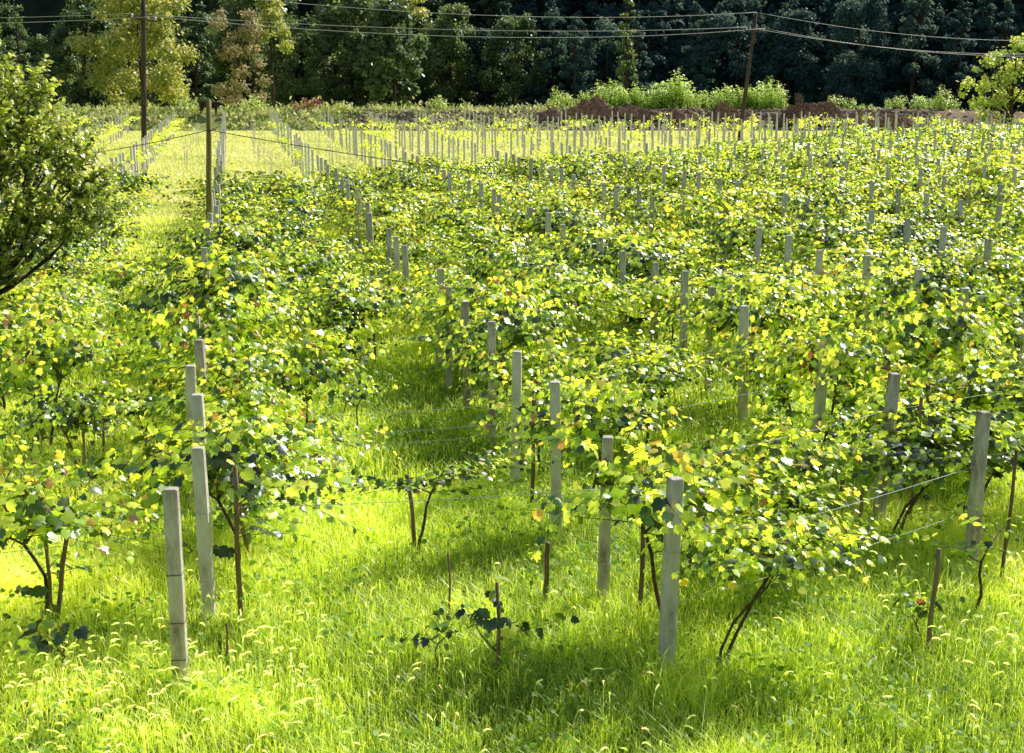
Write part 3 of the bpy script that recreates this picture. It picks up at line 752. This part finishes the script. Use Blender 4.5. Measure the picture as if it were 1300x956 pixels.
# the sunlit trees at the wood's edge
def at_us(px, s): return uv((px - 650) / 1627 * s, s)
def lit(name, px, s, h, rx, shape, mat, lab, seed, **kw):
    x, y = at_us(px, s)
    make_tree(name, h, rx, seed, shape, mat, label=lab, loc=(x, y, -.1), **kw)
lit('broadleaf_tree', 180, 148, 17, 7.0, 'round', LITTREE, 'large sunlit yellow-green tree behind the dark left pole', 31, nb=60, per=10, size=.32, base=.1)
lit('broadleaf_tree', 110, 152, 13, 3.6, 'round', FOREST, 'darker drooping tree left of the large sunlit tree', 32, nb=50, per=11, size=.36, base=.04)
lit('broadleaf_tree', 303, 146, 13.0, 3.8, 'round', PALETREE, 'pale brownish slender tree behind the olive wooden pole', 33, nb=34, per=9, size=.32, base=.1)
lit('broadleaf_tree', 345, 152, 16, 2.6, 'tall', LITTREE, 'slim sunlit tree with its crown at the top edge, right of the pale tree', 34, nb=26, per=9, size=.34, base=.5)
lit('ivy_clad_tree', 24, 150, 15, 1.2, 'tall', FOREST, 'narrow ivy-clad trunk at the top left corner', 35, nb=26, per=12, size=.3, base=.2)
lit('broadleaf_tree', 500, 150, 13.5, 4.2, 'round', FOREST, 'leafy tree with sunlit side branches, left of centre at the wood edge', 36, nb=44, per=9, size=.5, base=.15)
lit('broadleaf_tree', 520, 154, 19, 2.6, 'tall', LITTREE, 'tree whose bright crown touches the top edge left of centre', 37, nb=16, per=9, size=.36, base=.66)
lit('conifer', 795, 148, 16.5, 2.2, 'cone', FOREST, 'pointed tree with a sunlit tip behind the bright saplings', 38, nb=60, per=14, size=.3, base=.15)
# orchard tree of the left foreground and the yellow-green tree at the right edge
root = empty('fruit_tree', (-5.35, 25.4, 0))
B0 = [(-4.17, 25, 4.95, 1.0), (-3.75, 25.3, 4.75, .75), (-4.3, 24.8, 5.5, .55), (-4.0, 25, 3.6, 1.15), (-3.25, 25, 3.8, .8), (-5.1, 25.4, 3.6, 1.5), (-2.9, 25, 3.15, .6), (-3.6, 24.7, 2.7, .95), (-5.0, 25, 2.4, .9), (-4.35, 24.8, 2.5, .6), (-4.75, 24.5, 1.95, .65), (-4.2, 24.6, 2.05, .45), (-3.9, 25.1, 3.0, .6), (-5.2, 25.6, 4.9, 1.3), (-6.4, 25.8, 4.2, 1.5), (-6.2, 25.2, 2.8, 1.3), (-3.1, 25.6, 4.35, .5), (-2.75, 24.9, 3.65, .4), (-3.55, 25.2, 5.35, .4), (-4.1, 25.1, 5.75, .45), (-3.3, 24.9, 4.3, .6), (-4.6, 24.9, 4.3, .9), (-3.0, 24.9, 2.6, .5), (-2.5, 25.2, 3.0, .45), (-2.45, 25.0, 3.6, .4), (-2.7, 25.2, 4.1, .4)]
bl = [((x + 5.2, y - 25.4, z), r_) for x, y, z, r_ in B0]
t = MB(); t.tube([(0, 0, -.3), (.05, 0, .6), (-.05, .05, 1.3), (.1, 0, 2.1)], [.15, .12, .11, .09], 9)
for c, r_ in bl: t.tube([(.02, .02, 1.1 + .2 * r_), (c[0] * .5, c[1] * .5, 1.2 + (c[2] - 1.2) * .42), (c[0] * .85, c[1] * .85, c[2] - .25), (c[0] * 1.05, c[1] * 1.05, c[2] + r_ * .5)], [.055, .036, .02, .008], 6)
t.build('trunk', TRUNK, root)
tw_ = MB(); P, D, N, S, RV = [], [], [], [], []
fr3 = random.Random(8)
for c, r_ in bl:
    for i in range(int(16 * r_ * r_ + 9)):
        d = Vector(runit(1)[0]); d.z = abs(d.z) * .8 - .25 + fr3.uniform(0, .5); d.normalize()
        p = Vector(c) + Vector(runit(1)[0]) * r_ * .45; L = r_ * fr3.uniform(.5, 1.2) + .25; pts = [p.copy()]; m_ = max(4, int(L / .052)); sd_ = 1
        for j in range(m_):
            d = (d + Vector((fr3.gauss(0, .06), fr3.gauss(0, .06), .05))).normalized(); p = p + d * L / m_; pts.append(p.copy())
            for q in range(2):
                lat = d.cross(Vector(runit(1)[0])).normalized()
                P.append(tuple(p + lat * .015)); D.append(tuple(lat + d * .7 + Vector((0, 0, fr3.uniform(-.8, .1))))); N.append((fr3.gauss(0, .45), fr3.gauss(0, .45), 1)); S.append(fr3.uniform(.065, .12))
                RV.append(min(.99, max(0, .12 + .5 * j / m_ + fr3.gauss(.06, .2))))
        tw_.tube(pts, [.008 * (1.1 - j / len(pts)) for j in range(len(pts))], 3, False)
tw_.build('twig', TRUNK, root)
V, F, rv = leaves(P, D, N, S, RV, L0v * [.74, 1, 1], L0f)
link('crown', npmesh('crown', V, [F], rv, True), FRUIT, root)
tag(root, 'leafy fruit tree with glossy leaves filling the left edge of the photo', 'tree')
root = empty('field_tree', (71.5, 106.5, 0))
bl = []
fr2 = random.Random(3)
for (dx, z, r_) in [(-3.2, 6.6, 1.1), (-1.8, 7.2, 1.2), (0, 8.1, 1.5), (2, 8.4, 1.8), (-4.6, 4.6, 1.0), (-3.4, 4.4, 1.3), (-1.6, 5, 1.4), (.5, 6, 1.8), (-3.6, 2.9, 1.3), (-1.8, 3, 1.4), (0.2, 3.6, 1.8), (3, 6, 2), (3, 3.5, 2), (-2.8, 1.7, 1.0), (-.6, 1.6, 1.2), (-4.3, 6.0, .6), (-5.1, 3.6, .6)]:
    bl.append(((dx, fr2.uniform(-1, 1), z), r_ * .68))
t = MB(); t.tube([(0, 0, -.4), (.1, 0, 1.5), (0, .1, 3), (.1, 0, 5.5)], [.25, .2, .15, .06], 9)
for c, r_ in bl: t.tube([(0, 0, max(.8, c[2] * .45)), (c[0] * .5, c[1] * .5, c[2] * .8), c], [.1, .06, .02], 5)
t.build('trunk', TRUNK, root)
V, F, rv = crown_leaves(bl, 13, .27, L1v, L1f, rvbase=.48)
link('crown', npmesh('crown', V, [F], np.clip(rv + .02, 0, 1), False), SUNTREE, root)
tag(root, 'sunlit yellow-green tree at the right edge against the dark wood', 'tree')

# ------------------------------------------------------------------ saplings, shrubs and weeds on the bank
def make_shrub(name, seed, h, w, mat, n=26, size=.2, upright=True):
    r = random.Random(seed); root = empty(name, (0, 0, 0)); st_ = MB(); P, D, N, S, RV = [], [], [], [], []
    for i in range(n):
        a = r.uniform(0, 2 * PI); q = w * math.sqrt(r.random()); hh = h * r.uniform(.55, 1) * (1 - .35 * (q / w) ** 2)
        p0 = Vector((math.cos(a) * q * .4, math.sin(a) * q * .4, -.1)); p1 = Vector((math.cos(a) * q, math.sin(a) * q, hh))
        pts = [p0.lerp(p1, t) + Vector((0, 0, .1 * math.sin(3 * t))) for t in (0, .33, .66, 1)]
        st_.tube(pts, [.02, .016, .012, .006], 4, False)
        for j in range(int(hh / .09)):
            t = r.uniform(.15, 1); p = p0.lerp(p1, t); b = r.uniform(0, 2 * PI); o = r.uniform(.05, .22) * (1.1 - .6 * t)
            P.append((p.x + math.cos(b) * o, p.y + math.sin(b) * o, p.z)); D.append((math.cos(b), math.sin(b), r.uniform(-.2, .8)))
            N.append((r.gauss(0, .4), r.gauss(0, .4), 1)); S.append(size * r.uniform(.7, 1.3)); RV.append(min(1, max(0, .25 + .5 * t + r.gauss(0, .12))))
    st_.build('stem', CANE, root)
    V, F, rv = leaves(P, D, N, S, RV, LNv * [1.3, 1, 1], LNf); link('foliage', npmesh('foliage', V, [F], rv, False), mat, root)
    return root
SP = [make_shrub('sapling', 60 + i, h, w, SAPL) for i, (h, w) in enumerate(((2.0, .8), (2.6, .9), (1.6, .9), (3.1, .8), (2.2, 1.1)))]
spots = [(px, rnd.uniform(.7, 1.05) * (1.2 if 820 < px < 880 or 970 < px < 985 else 1)) for px in range(698, 1006, 7)] + [(px, rnd.uniform(.4, .75)) for px in (1064, 1072, 1080, 1098, 1106, 1130, 1138, 1146, 1165, 1172, 1180, 1188, 1200, 1212, 1243)]
for px, k in spots:
    o = copy_tree(rnd.choice(SP)); s = 132.5 + rnd.uniform(-1.5, 2); px += rnd.uniform(-3, 3); u = (px - 650) / 1627 * s; x, y = uv(u, s)
    o.location = (x, y, bankz(u, s) - .1); o.rotation_euler = (0, 0, rnd.uniform(0, 6.28)); kk = k * (.95 + .35 * (px > 760)); o.scale = (kk, kk, kk)
    lab = 'bright green sapling in the thicket left of the tilted pole' if px < 945 else 'bright green sapling in the thicket just right of the tilted pole' if px < 1020 else 'small green sapling on the rubble right of the tilted pole'
    tag(o, lab, 'sapling', lab.replace('sapling', 'saplings'))
for o in SP: drop_tree(o)
for name, px, s, h, w, mat, lab, sz in [('red_shrub', 383, 131, 1.25, 1.6, REDS, 'low rusty red shrub on the bank beyond the pale post line', .2), ('red_shrub', 401, 132, 1.35, .7, MAGS, 'small crimson shrub next to the rusty shrub on the bank', .17),
        ('orange_shrub', 1283, 121, 1.3, 2.4, REDS, 'orange brown shrub under the sunlit tree at the right edge', .2), ('green_shrub', 235, 131, 1.5, 1.3, SAPL, 'feathery green shrub left of the dark cow on the bank', .2), ('green_shrub', 320, 133, 1.5, 1.6, SAPL, 'rounded green shrub right of the cow on the bank', .24),
        ('bare_shrub', 1016, 133, 1.9, .6, PALETREE, 'thin leafless brown shrub right of the sapling thicket', .05), ('green_shrub', 553, 131, 1.4, 1.3, SAPL, 'yellow-green shrub on the bank left of centre', .2), ('green_shrub', 436, 130, 1.1, 1.1, SAPL, 'pale green shrub on the bank right of the red shrubs', .2)]:
    o = make_shrub(name, hash(lab) % 1000 if False else px, h, w, mat, 40, sz); u = (px - 650) / 1627 * s; x, y = uv(u, s); o.location = (x, y, bankz(u, s) - .1); o.scale = (1, 1, 1.3); tag(o, lab, 'shrub')
# weeds covering the bank
n = 26000
u = rng.uniform(-75, 78, n); s = rng.uniform(124.3, 135, n)
keep = (u < 2) | (rng.random(n) < .07) | ((u < 10) & (rng.random(n) < .5)); u, s = u[keep], s[keep]; n = len(u)
z = np.array([bankz(a, b) for a, b in zip(u, s)])
hh = rng.uniform(.15, 1., n) * (.4 + 1.1 * (.5 + .5 * np.sin(u * .55 + 1.7 * np.sin(s * .8 + u * .21))) ** 1.5) * np.where(u < 8, 1, .5)
X = u * math.cos(YAW) + s * math.sin(YAW); Y = -u * math.sin(YAW) + s * math.cos(YAW)
ang = rng.uniform(0, 2 * PI, n)
clump = .5 + .5 * np.sin(u * .9 + 2 * np.sin(s * 1.3)) 
ck = ~((np.abs(650 + 1627 * u / s - 264) < 17) & (s < 128.8)); X, Y, z, hh, ang, clump, u, s = [q[ck] for q in (X, Y, z, hh, ang, clump, u, s)]; n = len(X)
P = np.stack([X, Y, z + hh * rng.random(n) * (.3 + .7 * clump)], 1); D = np.stack([np.cos(ang) * .6, np.sin(ang) * .6, rng.uniform(.1, 1.4, n)], 1)
N = runit(n) * .6 + [0, -.3, 1]
V, F, rv = leaves(P, D, N, rng.uniform(.18, .55, n), np.clip(.15 + .75 * clump + rng.normal(0, .15, n), 0, 1), LNv, LNf)
tag(link('bank_weeds', npmesh('bank_weeds', V, [F], rv), BANKW), 'pale green and yellow weeds covering the bank beyond the field', 'weeds', kind='stuff')
# dug soil heaps and rubble
def mound(px, s, w, h, lab, seed):
    u0 = (px - 650) / 1627 * s; r = random.Random(seed); ph = [r.uniform(0, 6) for _ in range(6)]
    n, m_ = 40, 24; V = []
    for j in range(m_):
        for i in range(n):
            a, b = i / (n - 1) * 2 - 1, j / (m_ - 1) * 2 - 1
            e = max(0, 1 - a * a - b * b) 
            hgt = h * e ** 1.25 * (1 + .28 * math.sin(4 * a + ph[0]) * math.cos(4 * b + ph[1]) + .12 * math.sin(11 * a + ph[2] + 5 * b) + .10 * math.sin(23 * a + ph[3]) * math.sin(17 * b + ph[4])) + r.uniform(-.06, .06) * (e > 0)
            V.append((a * w, b * w * .35, hgt - .12))
    I = np.arange(n * m_).reshape(m_, n); F = np.stack([I[:-1, :-1], I[:-1, 1:], I[1:, 1:], I[1:, :-1]], -1).reshape(-1, 4)
    x, y = uv(u0, s); o = link('soil_heap', npmesh('soil_heap', np.array(V), [F], None, False), SOIL, None, (x, y, bankz(u0, s) - .05)); o.rotation_euler = (0, 0, -YAW)
    tag(o, lab, 'soil heap', 'heaps of dug soil on the bank')
for q in [(752, 128, 2.3, 1.25, 'tallest reddish brown soil heap left of the tilted pole', 1), (795, 128, 1.8, .8, 'lower reddish soil heap right of the tallest heap', 2), (850, 127.5, 2.6, .85, 'dark brown soil heap between the tallest heap and the tilted pole', 3),
          (920, 127.5, 1.9, 1.0, 'dark soil heap directly behind the tilted pole', 4), (1035, 127, 3.3, 1.45, 'broad stony soil heap right of the tilted pole', 5), (1095, 126.5, 2.4, 1.0, 'stony heap next to the broad heap on its right', 6), (1140, 126, 2.2, .75, 'last low stony heap toward the right edge', 7), (700, 128, 1.8, .6, 'small soil heap at the left end of the rubble', 8)]: mound(q[0], q[1] - .2, q[2] * 1.5, q[3] * 1.35, q[4], q[5])
ico = bmesh.new(); bmesh.ops.create_icosphere(ico, subdivisions=1, radius=1); iv = np.array([v.co[:] for v in ico.verts]); iff = np.array([[v.index for v in f.verts] for f in ico.faces]); ico.free()
n = 3600
vs, fs = [], []
for i in range(n):
    px = rnd.choice((rnd.uniform(620, 940), rnd.uniform(960, 1190), rnd.uniform(440, 650))) if i > 200 else rnd.uniform(100, 1280); s = rnd.uniform(124.6, 129.5); u_ = (px - 650) / 1627 * s; x, y = uv(u_, s); k = rnd.choice((.1, .16, .22, .34)) * rnd.uniform(.6, 1.2)
    W = iv * rng.uniform(.6, 1.2, (len(iv), 3)) * k * np.array([1.2, 1, .8]); vs.append(W + [x, y, bankz(u_, s) + .05]); fs.append(iff + i * len(iv))
tag(link('rubble', npmesh('rubble', np.concatenate(vs), fs), STONE), 'scattered stones and clods along the foot of the bank', 'rubble', kind='stuff')

# ------------------------------------------------------------------ the dark cow on the bank
root = empty('cow', (0, 0, 0))
def skin_obj(name, nodes, edges, mat, parent):
    me = bpy.data.meshes.new(name); me.from_pydata([n_[0] for n_ in nodes], edges, [])
    o = link(name, me, mat, parent); o.modifiers.new('skin', 'SKIN'); sub = o.modifiers.new('sub', 'SUBSURF'); sub.levels = sub.render_levels = 2
    for v, n_ in zip(me.skin_vertices[0].data, nodes): v.radius = n_[1] if hasattr(n_[1], '__len__') else (n_[1], n_[1]); 
    me.skin_vertices[0].data[0].use_root = True
    return o
cn = [((0, 0, 1.0), (.34, .36)), ((.5, 0, 1.02), (.33, .36)), ((.8, 0, 1.08), (.26, .30)), ((1.08, 0, 1.12), (.17, .19)), ((1.32, 0, 1.1), (.14, .15)), ((1.55, 0, .98), (.11, .11)), ((1.72, 0, .84), (.08, .08)),
      ((-.5, 0, 1.04), (.32, .34)), ((-.85, 0, 1.08), (.24, .27)), ((-.98, 0, 1.14), (.05, .05)), ((-1.06, 0, .75), (.025, .025)), ((-1.05, 0, .42), (.045, .045))]
ce = [(0, 1), (1, 2), (2, 3), (3, 4), (4, 5), (5, 6), (0, 7), (7, 8), (8, 9), (9, 10), (10, 11)]
for sx, sy in ((1, 1), (1, -1), (-1, 1), (-1, -1)):
    b = len(cn); xh = .68 if sx > 0 else -.74
    if sx > 0: leg = [((xh, sy * .17, .72), (.12, .12)), ((xh + .02, sy * .19, .42), (.062, .062)), ((xh, sy * .19, .18), (.05, .05)), ((xh + .04, sy * .19, .0), (.062, .055))]
    else: leg = [((xh + .06, sy * .18, .74), (.15, .14)), ((xh - .12, sy * .2, .46), (.07, .06)), ((xh - .06, sy * .2, .2), (.05, .05)), ((xh, sy * .2, .0), (.062, .055))]
    cn += leg; ce += [(2 if sx > 0 else 8, b), (b, b + 1), (b + 1, b + 2), (b + 2, b + 3)]
skin_obj('body', cn, ce, COWM, root)
for sy in (1, -1):
    MB().tube([(1.36, sy * .1, 1.2), (1.36, sy * .22, 1.24), (1.4, sy * .27, 1.36)], [.03, .022, .006], 6).build('horn', PORC, root)
    MB().tube([(1.3, sy * .12, 1.14), (1.27, sy * .22, 1.13), (1.25, sy * .32, 1.08)], [.025, .06, .012], 6).build('ear', COWM, root)
s = 128.6; u_ = (263 - 650) / 1627 * s; x, y = uv(u_, s); root.location = (x, y, bankz(u_, s) - .15); root.rotation_euler = (0, 0, R(-20))
tag(root, 'dark brown cow grazing on the bank behind the olive wooden pole', 'cow')

# ------------------------------------------------------------------ grass
def in_view(x, y, m):
    # wedge of the field that the photo takes in, widened by m metres
    return (x > -.215 * y - m - .6) & (x < .70 * y + m + .6)
def blades(n, y0, y1, hmin, hmax, w, seg=3, m=1.2, power=1., lean=.75):
    g = rng.random(n * 3); y = y0 + (y1 - y0) * g ** power; x = rng.uniform(-.215 * y1 - m, .70 * y1 + m, n * 3)
    k = in_view(x, y, m) & (y < bankY(x)); x, y = x[k][:n], y[k][:n]; n = len(x)
    pat = .5 + .5 * np.sin(x * 1.1 + 2.1 * np.sin(y * .6)) * np.sin(y * .9 + 1.3 * np.sin(x * .7))
    pat2 = .5 + .5 * np.sin(x * .37 + y * .21 + 1.5 * np.sin(y * .23))
    h = rng.uniform(hmin, hmax, n) * (.55 + .6 * pat)
    a = rng.uniform(0, 2 * PI, n); ln = h * rng.uniform(.1, lean * 1.6, n)
    dx, dy = np.cos(a), np.sin(a); b = a + PI / 2 + rng.normal(0, .5, n); wx, wy = np.cos(b) * w, np.sin(b) * w
    wv = rng.uniform(.6, 1.3, n); wx *= wv; wy *= wv
    rows = []
    for i in range(seg):
        t = i / seg; c = t * t
        px, py, pz = x + dx * ln * c, y + dy * ln * c, h * (t - .18 * t * t) - .06 * (i == 0); k_ = (1 - t) ** .6
        rows.append(np.stack([px - wx * k_, py - wy * k_, pz], 1)); rows.append(np.stack([px + wx * k_, py + wy * k_, pz], 1))
    rows.append(np.stack([x + dx * ln, y + dy * ln, h * .82], 1))
    nv = 2 * seg + 1; V = np.stack(rows, 1).reshape(-1, 3); o = (np.arange(n) * nv)[:, None]
    Q = np.concatenate([np.array([[2 * i, 2 * i + 1, 2 * i + 3, 2 * i + 2]]) + o for i in range(seg - 1)]) if seg > 1 else np.zeros((0, 4), int)
    T = np.array([[2 * seg - 2, 2 * seg - 1, 2 * seg]]) + o
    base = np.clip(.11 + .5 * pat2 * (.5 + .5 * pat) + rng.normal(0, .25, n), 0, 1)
    rv = np.repeat(base, nv).reshape(n, nv) + np.linspace(-.26, .2, nv)[None]  # root shade put into the blade tone, paler towards the tip
    return V, Q, T, np.clip(rv, 0, 1).ravel()
def tall(b):   # keep only the rank tufts: blades standing in irregular patches
    V, Q, T, r_ = b; nv = 7; n = len(V) // nv; x, y = V[::nv, 0], V[::nv, 1]
    f = np.sin(x * 2.3 + 1.7 * np.sin(y * 1.6)) * np.sin(y * 2.1 + 1.5 * np.sin(x * 1.3)) + .5 * np.sin(x * 5.1 + y * 3.7); k = f > .62
    new = np.cumsum(k) - 1; Vk = V.reshape(n, nv, 3)[k].reshape(-1, 3); rk = r_.reshape(n, nv)[k].ravel(); m = int(k.sum()); o = (np.arange(m) * nv)[:, None]
    Qk = np.concatenate([np.array([[2 * i, 2 * i + 1, 2 * i + 3, 2 * i + 2]]) + o for i in range(2)]); Tk = np.array([[4, 5, 6]]) + o
    return Vk, Qk, Tk, np.clip(rk + .06, 0, 1)
def build_blades(name, sets, mat, lab):
    vs, qs, ts, rs, off = [], [], [], [], 0
    for V, Q, T, r_ in sets: vs.append(V); qs.append(Q + off); ts.append(T + off); rs.append(r_); off += len(V)
    qs = [q for q in qs if len(q)]
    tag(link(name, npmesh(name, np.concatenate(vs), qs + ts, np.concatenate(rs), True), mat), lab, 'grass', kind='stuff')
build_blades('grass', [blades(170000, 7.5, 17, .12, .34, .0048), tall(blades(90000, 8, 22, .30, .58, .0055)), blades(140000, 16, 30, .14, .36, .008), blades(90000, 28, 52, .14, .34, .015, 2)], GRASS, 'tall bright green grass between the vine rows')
build_blades('mown_grass', [blades(60000, 48, 80, .10, .26, .03, 2), blades(60000, 78, 127, .10, .24, .06, 1)], FARGRASS, 'short sun-bleached yellow grass in the far part of the field')
# broad-leaved weeds low in the grass
n = 110000
y = 8 + 32 * rng.random(n) ** 1.3; x = rng.uniform(-9, 29, n); k = in_view(x, y, 1); x, y = x[k], y[k]
cl = np.sin(x * 1.7 + 1.4 * np.sin(y * 1.1)) * np.sin(y * 1.5 + 1.2 * np.sin(x * .9)); k = cl > -.05 + rng.normal(0, .2, len(x)); x, y = x[k], y[k]; n = len(x)
ang = rng.uniform(0, 2 * PI, n)
V, F, rv = leaves(np.stack([x, y, rng.uniform(.03, .34, n)], 1), np.stack([np.cos(ang), np.sin(ang), rng.uniform(-.3, .7, n)], 1), runit(n) * .5 + [0, 0, 1], rng.uniform(.022, .06, n) * (1 + y / 40), np.clip(rng.normal(.45, .22, n), 0, 1), L1v, L1f)
tag(link('weeds', npmesh('weeds', V, [F], rv, True), WEED), 'low broad-leaved weeds mixed into the foreground grass', 'weeds', kind='stuff')
# foxtail grass with nodding pale seed heads
def foxtails(pts):
    vs, qs, ts, rs, off = [], [], [], [], 0
    for (x, y, h) in pts:
        a = rnd.uniform(0, 2 * PI) if rnd.random() < .5 else rnd.gauss(.2, .9); d = np.array([math.cos(a), math.sin(a), 0]); hl = rnd.uniform(.05, .13); st_h = h - .05
        P0 = np.array([x, y, 0.]); pts_ = [P0 + d * .02 * t + np.array([0, 0, st_h * t]) + d * .16 * t ** 3 * h for t in (0, .5, .8, 1)]
        dirn = d * .55 + np.array([0, 0, .8]); p = pts_[-1].copy(); head = [p.copy()]
        for i in range(5):
            dirn = dirn + np.array([0, 0, -rnd.uniform(.05, .42)]) + d * rnd.uniform(0, .2); dirn /= np.linalg.norm(dirn); p = p + dirn * hl / 5; head.append(p.copy())
        b = np.cross(d, [0, 0, 1]); sw = .0022
        Vs = []
        for q in pts_: Vs += [q - b * sw, q + b * sw]
        nb_ = len(Vs); qq = [(2 * i, 2 * i + 1, 2 * i + 3, 2 * i + 2) for i in range(3)]
        rad = [.002, .005, .0065, .006, .0045, .001]
        for i, q in enumerate(head):
            t_ = head[min(i + 1, 5)] - head[max(i - 1, 0)]; t_ /= np.linalg.norm(t_); c = np.cross(t_, b)
            for j in range(5): an = 2 * PI * j / 5; Vs.append(q + (b * math.cos(an) + c * math.sin(an)) * rad[i])
        for i in range(5):
            for j in range(5): qq.append((nb_ + i * 5 + j, nb_ + i * 5 + (j + 1) % 5, nb_ + (i + 1) * 5 + (j + 1) % 5, nb_ + (i + 1) * 5 + j))
        tt = []
        for j in range(44):   # bristles
            i = rnd.randrange(5); q = head[i] + (head[i + 1] - head[i]) * rnd.random(); t_ = head[i + 1] - head[i]; t_ /= np.linalg.norm(t_)
            o = rnd.uniform(0, 6.28); c = np.cross(t_, b); n_ = b * math.cos(o) + c * math.sin(o); k_ = len(Vs); e = np.cross(n_, t_)
            Vs += [q + e * .0012, q - e * .0012, q + n_ * .017 + t_ * .02]; tt.append((k_, k_ + 1, k_ + 2))
        vs.append(np.array(Vs)); qs.append(np.array(qq) + off); ts.append(np.array(tt) + off); off += len(Vs)
        v = min(1, max(0, rnd.gauss(.45, .25))); r_ = np.full(len(Vs), v); r_[:nb_] = 0; rs.append(r_)
    return npmesh('foxtail_grass', np.concatenate(vs), qs + ts, np.concatenate(rs), True)
fp = []
for i in range(420): fp.append((rnd.uniform(-3.2, .6), rnd.uniform(10.0, 13.2), rnd.uniform(.30, .48)))
for i in range(150): fp.append((rnd.uniform(-2.5, 7.5), rnd.uniform(8.8, 11.6), rnd.uniform(.26, .44)))
for i in range(120):
    y = rnd.uniform(11, 17); fp.append((rnd.uniform(-.2 * y, .7 * y), y, rnd.uniform(.26, .42)))
for i in range(110): fp.append((rnd.uniform(6.5, 9.5), rnd.uniform(9.6, 12.5), rnd.uniform(.28, .45)))
tag(link('foxtail_grass', foxtails(fp), FOX), 'pale nodding foxtail seed heads in the foreground grass', 'grass', kind='stuff')

# ------------------------------------------------------------------ light
SUN_AZ, SUN_EL = R(56), R(39)       # azimuth clockwise from +Y
sd = Vector((math.sin(SUN_AZ) * math.cos(SUN_EL), math.cos(SUN_AZ) * math.cos(SUN_EL), math.sin(SUN_EL)))
l = bpy.data.lights.new('sun', 'SUN'); l.energy = 5.0; l.angle = R(.5); l.color = (1, .965, .88)
lo = bpy.data.objects.new('sun', l); COL.objects.link(lo); lo.rotation_euler = (-sd).to_track_quat('-Z', 'Y').to_euler(); lo.location = (60, 40, 60)
w = bpy.data.worlds.new('World'); sc.world = w; w.use_nodes = True; nt = w.node_tree
bg = nt.nodes['Background']; sky = nt.nodes.new('ShaderNodeTexSky'); sky.sky_type = 'NISHITA'; sky.sun_disc = False
sky.sun_elevation = SUN_EL; sky.sun_rotation = SUN_AZ
nt.links.new(sky.outputs[0], bg.inputs[0]); bg.inputs[1].default_value = .1
sc.view_settings.view_transform = 'Standard'; sc.view_settings.look = 'None'; sc.view_settings.exposure = 0; sc.view_settings.gamma = 1
sc.render.engine = 'CYCLES'
sc.cycles.max_bounces = 8; sc.cycles.transmission_bounces = 4; sc.cycles.diffuse_bounces = 3; sc.cycles.glossy_bounces = 2
print('posts', len(posts), 'plants', len(plants))
